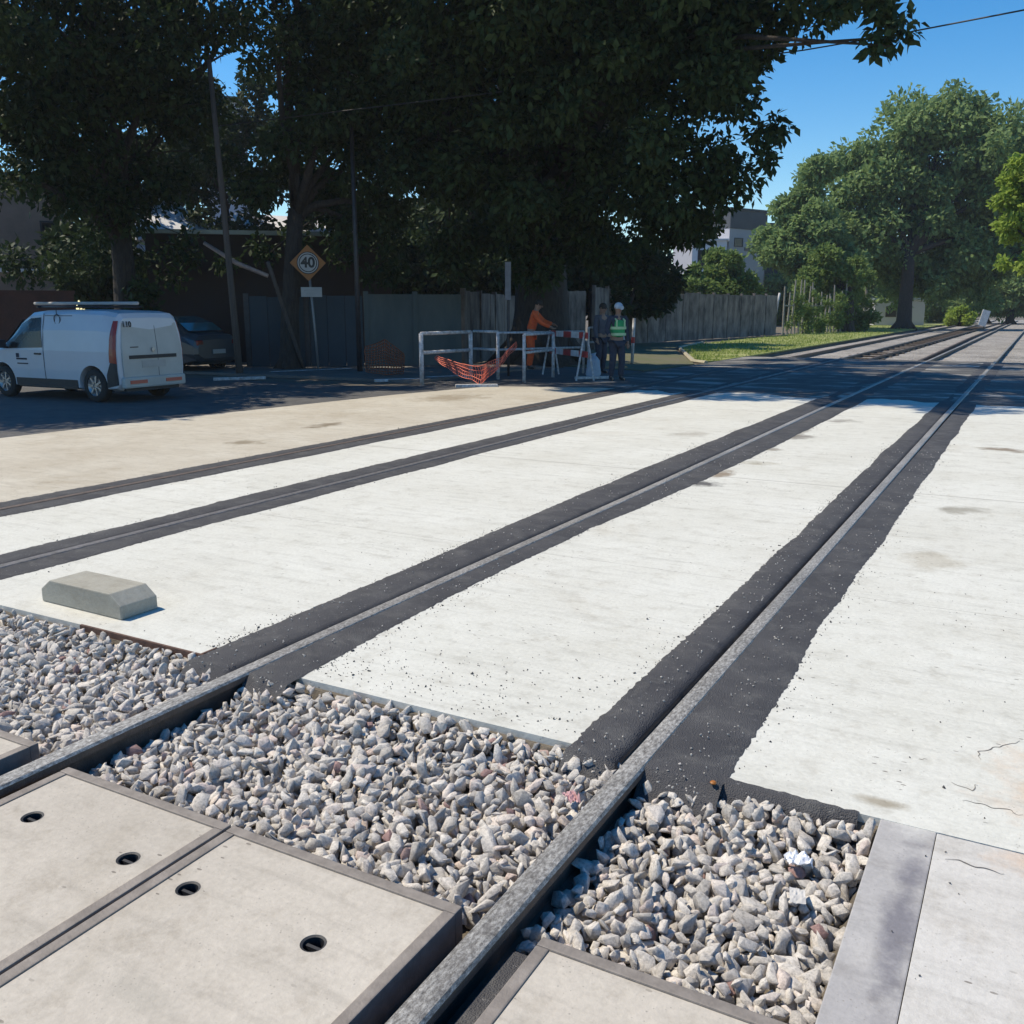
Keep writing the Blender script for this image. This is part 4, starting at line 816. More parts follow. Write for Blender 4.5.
# speed sign
g = G(316.5, 371); t = thing('speed_sign', 'amber diamond road sign reading 40 on a thin pale post', 'sign', g, math.atan2(g.x, -g.y) * 0)
to = V3((-g.x, -g.y, 0)).normalized(); ang = math.atan2(to.y, to.x) + math.pi / 2; t.rotation_euler = (0, 0, ang)   # local -y faces the camera
mb = MB(); mb.tube([(.06, 0, -.1), (0, 0, 1.2), (-.10, 0, 2.9)], .032, 8); mb.build('post', 'pole_grey', t, smooth=True)
zc = 2.80; s = .46; X0 = -.10
def diamond(s, y, z, mb, th=.004):
    p = [(X0, z - s), (X0 + s, z), (X0, z + s), (X0 - s, z)]; mb.add([(x, y, q) for x, q in p] + [(x, y - th, q) for x, q in p], [(0, 1, 2, 3), (7, 6, 5, 4)] + [(i, (i + 1) % 4, 4 + (i + 1) % 4, 4 + i) for i in range(4)])
mb = MB(); diamond(s, -.035, zc, mb, .012); mb.build('sign_plate', 'sign_yellow', t)
mb = MB(); mb.lathe([(0, 0), (.285, 0), (.285, .006), (0, .006)], (0, -1, 0), (X0, -.047, zc), 32); mb.build('black_ring', 'sign_black', t)
mb = MB(); mb.lathe([(0, 0), (.262, 0), (.262, .006), (0, .006)], (0, -1, 0), (X0, -.0535, zc), 32); mb.build('white_disc', 'sign_white', t)
mb = MB(); mb.lathe([(.235, 0), (.235, .003), (.212, .003), (.212, 0)], (0, -1, 0), (X0, -.060, zc), 32); mb.build('inner_ring', 'sign_black', t)
text('40', .36, 'sign_text', 'sign_black', t, (X0, -.063, zc), (math.pi / 2, 0, 0), .012, .001)
mb = MB(); mb.box((X0 + .06, -.04, 2.06), (.54, .012, .25)); mb.build('sub_plate', 'sign_white', t, bevel=.003)
text('TREN', .15, 'plate_text', mat('faded_plate_ink', (.30, .29, .28), (.4, .39, .37), 10), t, (X0 + .06, -.048, 2.06), (math.pi / 2, 0, 0), .002, .001) if False else None
mb = MB(); mb.box((X0 + .05, -.048, 2.10), (.36, .003, .035)); mb.box((X0 + .07, -.048, 2.02), (.28, .003, .035)); mb.build('faded_print', mat('faded_plate_ink', (.33, .32, .31), (.4, .39, .37), 10), t)
# street lamp
g = G(360, 373); t = thing('street_lamp', 'grey street lamp post with a short arm, half hidden in the foliage', 'lamp', g)
mb = MB(); mb.tube([(0, 0, 0), (0, 0, 3), (-.02, 0, 7.3)], [.075, .06, .045], 10); mb.build('post', 'dark_metal', t, smooth=True)
e2 = W(430, 95, 26) - g; mb = MB(); mb.tube([(-.02, 0, 7.2), e2 * .5 + V3((0, 0, 3.7)), e2], [.035, .03, .03], 8); mb.build('arm', 'pole_grey', t, smooth=True)
mb = MB(); mb.box(e2 + V3((.05, 0, .02)), (.55, .2, .1), .4); mb.build('lamp_head', 'pole_grey', t, bevel=.03)
# narrow striped marker on the trunk
a = W(508, 300, 23.5); mb = MB(); mb.box((0, 0, .45), (.14, .03, .9), YAW); mb.box((0, 0, .62), (.16, .02, .16), YAW, 1); mb.box((0, 0, .15), (.16, .02, .1), YAW, 1)
o = mb.build('marker_plate', [mat('dirty_plate', (.2, .2, .21), (.13, .13, .14), 6), 'navy_cloth']); 
o.location = (a.x, a.y, a.z); tag(o, 'narrow white and dark marker plate fixed high on a thin post by the trunk', 'sign')
post_thing('marker_post', 'thin dark post carrying the narrow marker plate', (a.x - .02, a.y + .06, 0), (a.x - .02, a.y + .06, a.z + .9), .035, 'dark_metal', 'post')
# overhead cable
p1 = W(1024, 10, 19); p0 = W(805, 50, 22); d = (p1 - p0); d.normalize()
far = cab_end; mb = MB(); P = [far, far.lerp(p0, .5) + V3((0, 0, -.05)), p0, (p0 + p1) / 2 + V3((0, 0, -.02)), p1, p1 + d * 6 + V3((0, 0, .3)), p1 + d * 20 + V3((0, 0, 1.6))]
mb.tube([q - far for q in P], .014, 6); o = mb.build('overhead_cable', 'cable', smooth=True); o.location = far; tag(o, 'thin black cable crossing the blue sky at top right', 'cable')

# railings and barricades ------------------------------------------------
def bar(mb, a, b, r=.028, n=8): mb.tube([a, b], r, n)
def railing(label, p0, p1, h=1.10, ends=(True, True), r=.042):
    p0 = V3(p0); q = V3(p1) - p0; t = thing('pipe_railing', label, 'railing', p0, 0, 'white pipe railings')
    for k, f in enumerate((0, 1)):
        if ends[k]: mb = MB(); bar(mb, q * f + V3((0, 0, -.05)), q * f + V3((0, 0, h)), r); mb.build('post', 'chipped_paint', t, smooth=True)
    for name, z in (('top_rail', h), ('mid_rail', h * .62)): mb = MB(); bar(mb, V3((0, 0, z)), q + V3((0, 0, z)), r * .8); mb.build(name, 'chipped_paint', t, smooth=True)
    return t
railing('leftmost white pipe railing section with a square end post', G(422, 384), G(471, 379), 1.10, r=.05)
railing('white pipe railing section between the leftmost section and the barricades', G(474, 377), G(498, 379), 1.10, (False, True))
railing('worn white railing section behind the orange suited worker', G(499, 377), G(583, 373), 1.06, (False, True), r=.035)
railing('short white railing just left of the green vested worker', G(588, 366), G(606, 366), 1.1, (True, False), r=.035)
def barricade(label, pa, pb, h=1.08, stripes=6):
    pa = V3(pa); q = V3(pb) - pa; d = q.normalized(); nrm = V3((-d.y, d.x, 0)); Ln = q.length; ang = math.atan2(d.y, d.x)
    t = thing('barricade', label, 'barricade', pa, 0, 'red and white striped barricades')
    for z in (h - .07, h - .50):
        mb = MB()
        for i in range(stripes): mb.box(d * (Ln * (i + .5) / stripes) + V3((0, 0, z)), (Ln / stripes, .025, .14), ang, i % 2)
        mb.build('striped_board', ['red_paint', 'white_paint'], t)
    for u in (.12, Ln - .12):
        for sgn in (-1, 1):
            mb = MB(); bar(mb, d * u + nrm * sgn * .03 + V3((0, 0, h)), d * (u + .05 * sgn) + nrm * sgn * .20, .024, 6); mb.build('leg', 'chipped_paint', t)
    return t
railing('white pipe railing right below the orange suited worker', G(524, 382), G(553, 377), 1.06, (True, True), r=.04)
barricade('right red and white barricade ending beside the dark dressed worker', G(549, 374), G(587, 381), 1.10, 5)
# kerb stones on the far side
for i, (x0, y0, x1, y1, lb) in enumerate([(213, 380, 266, 378.5, 'whitewashed kerb length at the foot of the wooden pole'), (270, 373.5, 352, 370, 'whitewashed kerb length at the foot of the speed sign'), (374, 381.5, 420, 380.5, 'whitewashed kerb length left of the first railing post'), (426, 379, 472, 377, 'whitewashed kerb length behind the leftmost railing'),
        (455, 387, 498, 386.5, 'whitewashed kerb length under the orange netting'), (575, 379, 612, 378, 'whitewashed kerb length at the feet of the standing workers')]):
    a, b = G(x0, y0), G(x1, y1); d = b - a; mb = MB(); n = max(1, int(d.length / 1.0)); 
    for j in range(n): mb.box(d * ((j + .5) / n) + V3((0, 0, .02)), (d.length / n - .02, .12, .07), math.atan2(d.y, d.x) + random.uniform(-.02, .02))
    o = mb.build('kerb_stone', 'chipped_paint', bevel=.012); o.location = a; tag(o, lb, 'kerb', 'whitewashed kerb lengths')

# netting -----------------------------------------------------------------
def net(name, label, pts, widths, m, cell=.07, th=.010, seed=0, sag=.1, cat='netting'):
    """plastic mesh ribbon: pts = centre line, built of thin strips in a grid"""
    pts = [V3(p) for p in pts]; o0 = pts[0].copy(); tot = sum((b - a).length for a, b in zip(pts, pts[1:])); n = max(6, int(tot / cell)); wv = max(3, int(max(widths) / cell))
    def along(f):
        x = f * (len(pts) - 1); i = min(int(x), len(pts) - 2); u = x - i; return pts[i].lerp(pts[i + 1], u) - o0, widths[i] + (widths[i + 1] - widths[i]) * u
    grid = []
    for i in range(n + 1):
        c, w = along(i / n); row = []
        for j in range(wv + 1):
            v = j / wv - .5; row.append(c + V3((  .05 * nz(i * .16, j * .35, seed), .06 * nz(i * .13, j * .4, seed + 7), v * w + .04 * nz(i * .2, j * .3, seed + 3))))
        grid.append(row)
    mb = MB()
    for i in range(n + 1):
        for j in range(wv + 1):
            if i < n: mb.tube([grid[i][j], grid[i + 1][j]], th, 3, cap=False)
            if j < wv: mb.tube([grid[i][j], grid[i][j + 1]], th, 3, cap=False)
    o = mb.build(name, m, fix=False); o.location = o0; return tag(o, label, cat)
a, b_, c = G(436, 380), G(480, 386), G(516, 378)
net('safety_netting', 'bright orange safety netting sagging from the railing to the barricade', [a + V3((0, 0, .52)), a.lerp(b_, .5) + V3((0, -.1, .35)), b_ + V3((0, 0, .22)), b_.lerp(c, .5) + V3((0, 0, .42)), c + V3((0, 0, .80))], [.10, .26, .36, .24, .12], 'orange_net', .085, .008, 2)
a, b_ = G(366, 378), G(404, 378)
net('fallen_netting', 'dull rusty orange netting bundled against the wall left of the railings', [a + V3((0, 0, .45)), a.lerp(b_, .5) + V3((.1, -.1, .5)), b_ + V3((0, 0, .35))], [.6, .8, .5], 'orange_dull', .07, .016, 5)

# ------------------------------------------------------------------ van
def loft(stations, name, m, parent, mats=None):
    """stations: (x, zb, zbelt, zt, wb, wbelt, wt) closed body shell"""
    mb = MB(); rows = []
    for (x, zb, zm, zt, wb, wm_, wt) in stations:
        h = [(0, zb), (wb * .8, zb), (wb, zb + .06), (wm_, (zb + zm) / 2), (wm_, zm), (wm_ + (wt - wm_) * .35, zm + (zt - zm) * .5), (wt, zt - .09 * min(1, (zt - zm) / .3)), (wt - .10, zt - .015), (0, zt)]
        rows.append([(x, y, z) for y, z in h] + [(x, -y, z) for y, z in h[-2:0:-1]])
    n = len(rows[0]); mb.add([v for r in rows for v in r], [(i * n + k, i * n + (k + 1) % n, i * n + n + (k + 1) % n, i * n + n + k) for i in range(len(rows) - 1) for k in range(n)] + [tuple(range(n)), tuple((len(rows) - 1) * n + k for k in range(n - 1, -1, -1))])
    return mb.build(name, m, parent, smooth=False)
def cut_arches(body, centres, r, half):
    for (x, z) in centres:
        c = MB(); c.lathe([(0, -half), (r, -half), (r, half), (0, half)], (0, 1, 0), (x, 0, z), 32); co = c.build('cut', 'plastic'); co.parent = body.parent
        # keep the middle: only bite into both flanks
        md = body.modifiers.new('b', 'BOOLEAN'); md.operation = 'DIFFERENCE'; md.solver = 'EXACT'; md.object = co; bake(body); bpy.data.objects.remove(co)
def wheel(parent, x, y, r, side, m='alloy'):
    w = MB(); w.lathe([(r * .62, 0), (r * .66, .0), (r * .93, .012), (r, .04), (r, .16), (r * .93, .19), (r * .6, .19)], (0, -side, 0), (0, 0, 0), 32)
    e = bpy.data.objects.new('wheel', None); COL.objects.link(e); e.parent = parent; e.location = (x, y, r)
    w.build('tyre', 'rubber', e, smooth=True)
    w = MB(); w.lathe([(0, .035), (r * .16, .035), (r * .2, .055), (r * .5, .06), (r * .64, .02), (r * .66, .03), (r * .62, .12)], (0, -side, 0), (0, 0, 0), 32)
    for k in range(7):
        a = k * 2 * math.pi / 7; w.box((math.cos(a) * r * .38, -side * .032, math.sin(a) * r * .38), (r * .46, .03, r * .12), rot=Matrix.Rotation(-a, 3, 'Y'))
    w.build('rim', m, e); return e
def side_pt(st, x, z, sgn):
    """point on the flank"""
    for a, b in zip(st, st[1:]):
        lo, hi = sorted((a[0], b[0]))
        if lo <= x <= hi:
            f = (x - a[0]) / (b[0] - a[0]) if b[0] != a[0] else 0; s = [p + (q - p) * f for p, q in zip(a, b)]; break
    _, zb, zm, zt, wb, wm_, wt = s
    pr = [(wb, zb + .06), (wm_, (zb + zm) / 2), (wm_, zm), (wm_ + (wt - wm_) * .35, zm + (zt - zm) * .5), (wt, zt - .09 * min(1, (zt - zm) / .3))]
    for (y0, z0), (y1, z1) in zip(pr, pr[1:]):
        if z <= z1: return sgn * (y0 + (y1 - y0) * max(0, (z - z0)) / (z1 - z0))
    return sgn * pr[-1][0]
def side_panel(st, poly, sgn, off, name, m, parent, cuts=8):
    """thin shape lying on the flank; poly in (x,z)"""
    bm = bmesh.new(); f = bm.faces.new([bm.verts.new((x, 0, z)) for x, z in poly]); bmesh.ops.triangulate(bm, faces=[f]); bmesh.ops.subdivide_edges(bm, edges=bm.edges[:], cuts=cuts, use_grid_fill=True)
    for v in bm.verts: v.co.y = side_pt(st, v.co.x, v.co.z, sgn) + sgn * off
    me = bpy.data.meshes.new(name); bm.to_mesh(me); bm.free(); me.materials.append(M[m]); o = bpy.data.objects.new(name, me); COL.objects.link(o); o.parent = parent
    s = o.modifiers.new('s', 'SOLIDIFY'); s.thickness = .006; s.offset = 0; return o
# van: local +x = forward
VS = .90
VL = [(-2.03, .42, 1.0, 1.30, .70, .74, .66), (-2.0, .32, 1.0, 1.66, .80, .83, .71), (-1.93, .24, 1.0, 1.755, .845, .865, .735), (-1.6, .22, 1.0, 1.80, .86, .875, .755), (-.8, .22, 1.0, 1.82, .865, .88, .765), (.1, .22, 1.0, 1.815, .865, .88, .765), (.55, .22, 1.0, 1.77, .865, .88, .75),
      (.90, .22, 1.0, 1.62, .865, .88, .71), (1.20, .22, 1.0, 1.38, .865, .875, .70), (1.48, .22, .98, 1.12, .86, .87, .74), (1.60, .22, .96, 1.05, .86, .865, .74), (2.05, .24, .86, .95, .84, .84, .72), (2.26, .30, .76, .82, .78, .78, .64), (2.34, .38, .62, .68, .66, .66, .52)]
rw = G(98, 401.5); dirv = V3((-1.0, -.03, 0)).normalized(); ang = math.atan2(dirv.y, dirv.x)
rear_x, front_x, wr = -1.30, 1.46, .33
vl = V3((-dirv.y, dirv.x, 0))       # local +y ; near flank is the one facing the camera
near = 1 if vl.dot(V3((0, -1, 0))) > 0 else -1
org = rw - dirv * (rear_x * VS) - vl * (near * .80 * VS)
van = thing('delivery_van', 'small white panel van numbered 110, parked in the shade at the left', 'van', (org.x, org.y, -.012), ang); van.scale = (VS,) * 3
body = loft(VL, 'body', 'car_white', van)
cut_arches(body, [(rear_x, wr), (front_x, wr)], .40, 1.2)
body.data.polygons.foreach_set('use_smooth', [False] * len(body.data.polygons))
mb = MB(); mb.box((0, 0, .42), (4.0, 1.36, .40)); mb.build('underbody', 'plastic', van)
for x in (rear_x, front_x):
    for sg in (1, -1): wheel(van, x, sg * .855, wr, sg)
for sg in (1, -1):
    side_panel(VL, [(.12, 1.06), (1.36, 1.02), (1.16, 1.30), (.86, 1.52), (.50, 1.64), (.18, 1.66)], sg, .006, 'side_window', 'glass', van)
    side_panel(VL, [(.08, .36), (.08, .345), (1.02, .345), (1.02, .36)], sg, .004, 'panel_gap', 'plastic', van, 3)
    side_panel(VL, [(-.86, .27), (1.02, .27), (1.02, .43), (-.86, .43)], sg, .01, 'sill_moulding', 'plastic', van, 6)
    side_panel(VL, [(.085, .43), (.10, .43), (.10, 1.74), (.085, 1.74)], sg, .004, 'panel_gap', 'grey_cloth', van, 4)
    side_panel(VL, [(-.75, 1.70), (-.75, 1.688), (.06, 1.688), (.06, 1.70)], sg, .003, 'panel_gap', 'grey_cloth', van, 4)
    mb = MB(); mb.box((.26, sg * .893, .93), (.20, .03, .035)); mb.build('door_handle', 'plastic', van, bevel=.008)
    mb = MB(); mb.box((1.25, sg * 1.0, 1.12), (.10, .20, .17)); mb.box((1.27, sg * .90, 1.05), (.05, .1, .05)); mb.build('wing_mirror', 'plastic', van, bevel=.02)
    # tall tail lamp wrapping the corner
    tl = side_panel(VL, [(-1.99, .78), (-1.82, .80), (-1.84, 1.25), (-1.90, 1.60), (-1.985, 1.60)], sg, .012, 'tail_lamp', 'lamp_red', van, 5)
    mb = MB(); mb.box((2.13, sg * .62, .80), (.25, .26, .13)); mb.build('headlight', 'lamp_clear', van, bevel=.04)
    mb = MB(); mb.tube([(-1.0, sg * .66, 1.87), (.35, sg * .66, 1.87)], .022, 8)
    mb.build('roof_rail', 'dark_metal', van, smooth=True)
# lower rear corner moulding and arch liners
for sg in (1, -1): side_panel(VL, [(-1.98, .36), (-1.70, .30), (-1.72, .55), (-1.84, .80), (-1.99, .80)], sg, .009, 'corner_moulding', 'plastic', van, 5)
mb = MB(); mb.tube([(-1.0, -.76, 1.87), (-1.0, .76, 1.87)], .02, 8); mb.tube([(.3, -.76, 1.87), (.3, .76, 1.87)], .02, 8); mb.build('cross_bar', 'dark_metal', van)
# windscreen
mb = MB(); mb.add([(1.50, -.70, 1.10), (1.50, .70, 1.10), (.96, .62, 1.59), (.96, -.62, 1.59)], [(0, 1, 2, 3)]); o = mb.build('windscreen', 'glass', van); o.location.z = .02; o.location.x = .02
# rear doors: skin on the tail, greyer than the flanks
def rear(poly, off, name, m, th=.01, parent=None, bev=.004):
    """poly in (y,z) on the rear face, which leans forward above the belt"""
    def rx(z): return -2.035 + max(0, z - 1.0) * .10 + max(0, z - 1.55) * .25
    bm = bmesh.new(); f = bm.faces.new([bm.verts.new((0, y, z)) for y, z in poly]); bmesh.ops.triangulate(bm, faces=[f]); bmesh.ops.subdivide_edges(bm, edges=bm.edges[:], cuts=5, use_grid_fill=True)
    for v in bm.verts: v.co.x = rx(v.co.z) - off
    me = bpy.data.meshes.new(name); bm.to_mesh(me); bm.free(); me.materials.append(M[m]); o = bpy.data.objects.new(name, me); COL.objects.link(o); o.parent = parent or van
    s = o.modifiers.new('s', 'SOLIDIFY'); s.thickness = th; s.offset = 0; return o
rear([(-.73, .42), (-.76, .8), (-.75, 1.1), (-.69, 1.5), (-.62, 1.70), (.62, 1.70), (.69, 1.5), (.75, 1.1), (.76, .8), (.73, .42)], .012, 'rear_door', 'car_rear', .03)
rear([(-.004 - .12, .45), (.004 - .12, .45), (.004 - .12, 1.69), (-.004 - .12, 1.69)], .03, 'door_gap', 'grey_cloth', .004)
rear([(-.60, .86), (.60, .86), (.60, .93), (-.60, .93)], .034, 'door_trim', 'plastic', .012)
rear([(-.30, .68), (.30, .68), (.30, .82), (-.30, .82)], .034, 'number_plate', 'sign_white', .01)
rear([(-.10, 1.60), (.10, 1.60), (.10, 1.635), (-.10, 1.635)], .032, 'brake_light', 'lamp_red', .01)
rear([(.35, .92 + .16), (.55, 1.08), (.55, 1.10), (.35, 1.10)], .03, 'badge', 'dark_metal', .006)
mb = MB(); mb.lathe([(0, .0), (.05, .0), (.05, .012), (0, .014)], (-1, 0, 0), (-2.075, 0, 1.03), 6); mb.build('emblem', 'alloy', van)
mb = MB(); mb.box((-2.04, 0, .40), (.14, 1.56, .22)); mb.build('rear_bumper', 'car_rear', van, bevel=.04)
for y in (-.45, .45): mb = MB(); mb.box((-2.115, y, .41), (.02, .42, .07)); mb.build('reflector', 'reflector', van, bevel=.005)
mb = MB(); mb.box((2.26, 0, .42), (.16, 1.5, .24)); mb.build('front_bumper', 'car_white', van, bevel=.05)
# writing: number on the rear door, two faint lines on the cab door
nr_side = near
text('110', .15, 'fleet_number', 'sign_black', van, (-2.035, nr_side * .57, 1.53), (math.pi / 2 - .12, 0, -math.pi / 2), .004, .002)
sgn = near
side_panel(VL, [(.62, .80), (.95, .80), (.95, .835), (.62, .835)], sgn, .008, 'door_lettering', 'navy_cloth', van, 2)
side_panel(VL, [(.60, .71), (.93, .71), (.93, .735), (.60, .735)], sgn, .008, 'door_lettering', 'navy_cloth', van, 2)
side_panel(VL, [(.86, .845), (.95, .845), (.95, .93), (.86, .93)], sgn, .008, 'door_emblem', 'navy_cloth', van, 2)
# cable loop hanging from the roof bar
mb = MB(); P = [V3((-.32 + .09 * math.sin(a), sgn * .80, 1.72 - .14 * (1 - math.cos(a)) * .7)) for a in [k * math.pi / 8 for k in range(17)]]; mb.tube([P[0] + V3((0, 0, .14))] + P, .010, 6, cap=True); mb.build('cable_loop', 'plastic', van)
# pipe carried on the roof
pm = MB(); o_ = van.matrix_world
pc = V3((org.x, org.y, 0)) + dirv * (.1 * VS); pm.tube([-dirv * 1.55, dirv * 1.3], .03, 8); o = pm.build('roof_pipe', mat('pale_pvc_pipe', (.5, .46, .42), (.4, .36, .33), 3), smooth=True); o.location = (pc.x, pc.y + .1, 1.90 * VS + .025); tag(o, 'pale long pipe lying on the roof bars of the white van', 'pipe')

# dark car behind the van
CL = [(-2.05, .38, .62, .86, .62, .70, .60), (-1.98, .28, .70, .98, .74, .80, .66), (-1.6, .20, .82, 1.05, .82, .85, .66), (-1.35, .2, .86, 1.22, .83, .86, .60), (-.75, .2, .88, 1.42, .84, .86, .56), (.1, .2, .88, 1.45, .84, .86, .57), (.6, .2, .87, 1.32, .84, .86, .58), (1.1, .2, .84, 1.02, .84, .86, .66), (1.7, .22, .76, .90, .82, .84, .66), (2.0, .30, .62, .76, .7, .74, .56)]
g = G(206, 374); carr = thing('parked_car', 'dark grey car with a teal tinted rear window, mostly hidden behind the van', 'car', (g.x - 2.35, g.y + .7, -.01), ang)
body = loft(CL, 'body', 'car_grey', carr); cut_arches(body, [(-1.25, .3), (1.3, .3)], .36, 1.2)
body.location = (0, 0, 0)
for x in (-1.25, 1.3):
    for sg in (1, -1): wheel(carr, x, sg * .84, .3, sg)
for sg in (1, -1):
    side_panel(CL, [(-1.15, .93), (-.9, 1.22), (-.35, 1.34), (-.35, .93)], sg, .006, 'side_window', 'glass', carr); side_panel(CL, [(-.30, .93), (-.30, 1.34), (.2, 1.34), (.62, 1.15), (.85, .93)], sg, .006, 'side_window', 'glass', carr)
    mb = MB(); mb.box((-2.0, sg * .6, .78), (.1, .24, .14)); mb.build('tail_lamp', 'lamp_red', carr, bevel=.03)
mb = MB(); mb.add([(-1.62, -.60, 1.07), (-1.62, .60, 1.07), (-1.30, .58, 1.27), (-1.30, -.58, 1.27), (-.80, .50, 1.43), (-.80, -.50, 1.43)], [(0, 1, 2, 3), (3, 2, 4, 5)]); o = mb.build('rear_window', 'teal_glass', carr); o.location = (-.03, 0, .012)
mb = MB(); mb.box((0, 0, .36), (3.7, 1.3, .3)); mb.build('underbody', 'plastic', carr)
mb = MB(); mb.box((-2.08, 0, .55), (.02, .45, .11)); mb.build('number_plate', 'sign_white', carr)

# ------------------------------------------------------------------ people
def skin_mesh(name, verts, edges, radii, m, parent, root=0, sub=2):
    me = bpy.data.meshes.new(name); me.from_pydata(verts, edges, []); o = bpy.data.objects.new(name, me); COL.objects.link(o)
    md = o.modifiers.new('Skin', 'SKIN'); md.use_smooth_shade = True
    sv = me.skin_vertices[0].data
    for i, r in enumerate(radii): sv[i].radius = r if isinstance(r, tuple) else (r, r); sv[i].use_root = (i == root)
    s = o.modifiers.new('Sub', 'SUBSURF'); s.levels = sub; s.render_levels = sub
    bake(o); o.data.materials.clear(); o.data.materials.append(M[m]); o.parent = parent; o.data.polygons.foreach_set('use_smooth', [True] * len(o.data.polygons)); return o
def person(label, loc, rz, J, top, legs, headwear, vest=None, long_hair=False, shirt_label=None):
    """J: joints in local space, +y = facing direction"""
    t = thing('person', label, 'person', loc, rz)
    V, E, R = [], [], []
    def chain(names, rs, start=None):
        prev = start
        for nme, r in zip(names, rs):
            V.append(V3(J[nme]) if isinstance(nme, str) else V3(nme)); R.append(r); i = len(V) - 1
            if prev is not None: E.append((prev, i))
            prev = i
        return prev
    chain(['pelvis', 'waist', 'chest', 'neck0', 'neck1', 'head0', 'head1', 'head2'], [(.15, .11), (.13, .10), (.165, .115), (.07, .07), (.055, .06), (.075, .085), (.085, .10), (.055, .07)])
    for s in 'lr':
        i = chain([s + 'sho', s + 'elb', s + 'wri', s + 'palm'], [.06, .043, .030, (.042, .022)], 2)
        pw, pp = V3(J[s + 'wri']), V3(J[s + 'palm']); d = (pp - pw).normalized(); sd = d.cross(V3((0, 1, 0.3))).normalized(); nn = d.cross(sd).normalized() * (1 if s == 'l' else -1)
        for k, ln in enumerate((.07, .08, .075, .06)):
            b = pp + sd * (.027 - .018 * k); q = len(V); V.extend([b, b + d * ln * .55 + nn * .008, b + d * ln * .9 + nn * .028]); R.extend([.010, .009, .007]); E.extend([(i, q), (q, q + 1), (q + 1, q + 2)])
        b = pw.lerp(pp, .45) + sd * .035; q = len(V); V.extend([b, b + d * .03 + sd * .03, b + d * .06 + sd * .035 + nn * .01]); R.extend([.011, .010, .008]); E.extend([(i, q), (q, q + 1), (q + 1, q + 2)])
        chain([s + 'hip', s + 'kne', s + 'ank', s + 'toe'], [.09, .058, .040, (.042, .03)], 0)
    skin_mesh('body', V, E, R, 'skin', t)
    # face
    h = V3(J['head1']); fd = V3(J['face']).normalized(); ri = fd.cross(V3((0, 0, 1))).normalized(); up = ri.cross(fd)
    fm = MB()
    for s in (-1, 1): fm.lathe([(0, .006), (.010, .004), (.014, 0)], fd, h + fd * .094 + ri * s * .032 + up * .012, 8)
    fm.build('eyes', 'hair', t)
    fm = MB(); fm.tube([h + fd * .090 + up * .02, h + fd * .112 - up * .018, h + fd * .094 - up * .026], [.008, .014, .010], 6); fm.build('nose', 'skin', t, smooth=True)
    for s in (-1, 1): fm = MB(); fm.tube([h + ri * s * .082 + up * .02, h + ri * s * .094, h + ri * s * .082 - up * .03], [.012, .017, .009], 6); fm.build('ear', 'skin', t, smooth=True)
    fm = MB(); fm.tube([h + fd * .088 - up * .052 - ri * .022, h + fd * .095 - up * .053, h + fd * .088 - up * .052 + ri * .022], .005, 5); fm.build('mouth', mat('lip', (.25, .1, .08)), t)
    def cloth(name, m, chains, links, sub=2):
        V, E, R = [], [], []; idx = {}
        for names, rs in chains:
            prev = None
            for nme, r in zip(names, rs):
                key = nme if isinstance(nme, str) else tuple(nme)
                if key in idx: i = idx[key]
                else: V.append(V3(J[nme]) if isinstance(nme, str) else V3(nme)); R.append(r); i = len(V) - 1; idx[key] = i
                if prev is not None: E.append((prev, i))
                prev = i
        return skin_mesh(name, V, E, R, m, t, 0, sub)
    cloth('jacket', top, [(['pelvis', 'waist', 'chest', 'neck0'], [(.175, .13), (.165, .125), (.195, .14), (.075, .075)]), (['chest', 'lsho', 'lelb', 'lwri'], [(.19, .14), .078, .062, .048]), (['chest', 'rsho', 'relb', 'rwri'], [(.19, .14), .078, .062, .048])], None)
    lo = V3(J['pelvis'])
    cloth('trousers', legs, [(['pelvis', 'lhip', 'lkne', 'lank'], [(.165, .12), .115, .083, .065]), (['pelvis', 'rhip', 'rkne', 'rank'], [(.16, .12), .115, .083, .065])], None)
    for s in 'lr':
        a, b = V3(J[s + 'ank']), V3(J[s + 'toe']); skin_mesh('boot', [a + V3((0, 0, .05)), a + V3((0, 0, -.03)), a.lerp(b, .6), b], [(0, 1), (1, 2), (2, 3)], [.052, .055, (.05, .04), (.045, .032)], 'boot', t)
    if vest:
        v = skin_mesh('vest', [V3(J['pelvis']) + V3((0, 0, .03)), V3(J['waist']), V3(J['chest']), V3(J['chest']).lerp(V3(J['neck0']), .6)], [(0, 1), (1, 2), (2, 3)], [(.19, .15), (.185, .145), (.205, .16), (.13, .12)], vest, t)
        for f, wz in ((.25, .030), (.62, .030)):
            c = V3(J['pelvis']).lerp(V3(J['chest']), f) + V3((0, 0, .03)); mb = MB(); rr_ = []
            for k in range(24):
                a = k * 2 * math.pi / 24; rr_.append((c.x + .212 * math.cos(a), c.y + .170 * math.sin(a)))
            mb.add([(x, y, c.z - wz) for x, y in rr_] + [(x, y, c.z + wz) for x, y in rr_], [(k, (k + 1) % 24, 24 + (k + 1) % 24, 24 + k) for k in range(24)]); mb.build('reflective_band', 'vest_stripe', v, smooth=True)
        for s in (-1, 1):
            mb = MB(); c = V3(J['chest']); q = V3(J['neck0']); pts = [c + V3((s * .10, yy, -.10)) for yy in (-.165,)] + [c + V3((s * .10, -.16, .05)), q + V3((s * .10, -.03, -.02)), c + V3((s * .10, .16, .05)), c + V3((s * .10, .165, -.10))]; mb.tube(pts, .022, 5); mb.build('shoulder_stripe', 'vest_stripe', v)
    # hair / cap
    hm = MB(); prof = [(0, .118), (.05, .108), (.085, .075), (.099, .03), (.097, -.02), (.085, -.03)]
    hm.lathe(prof, up * 1.0 - fd * .25, h - fd * .012 + up * .01, 16)
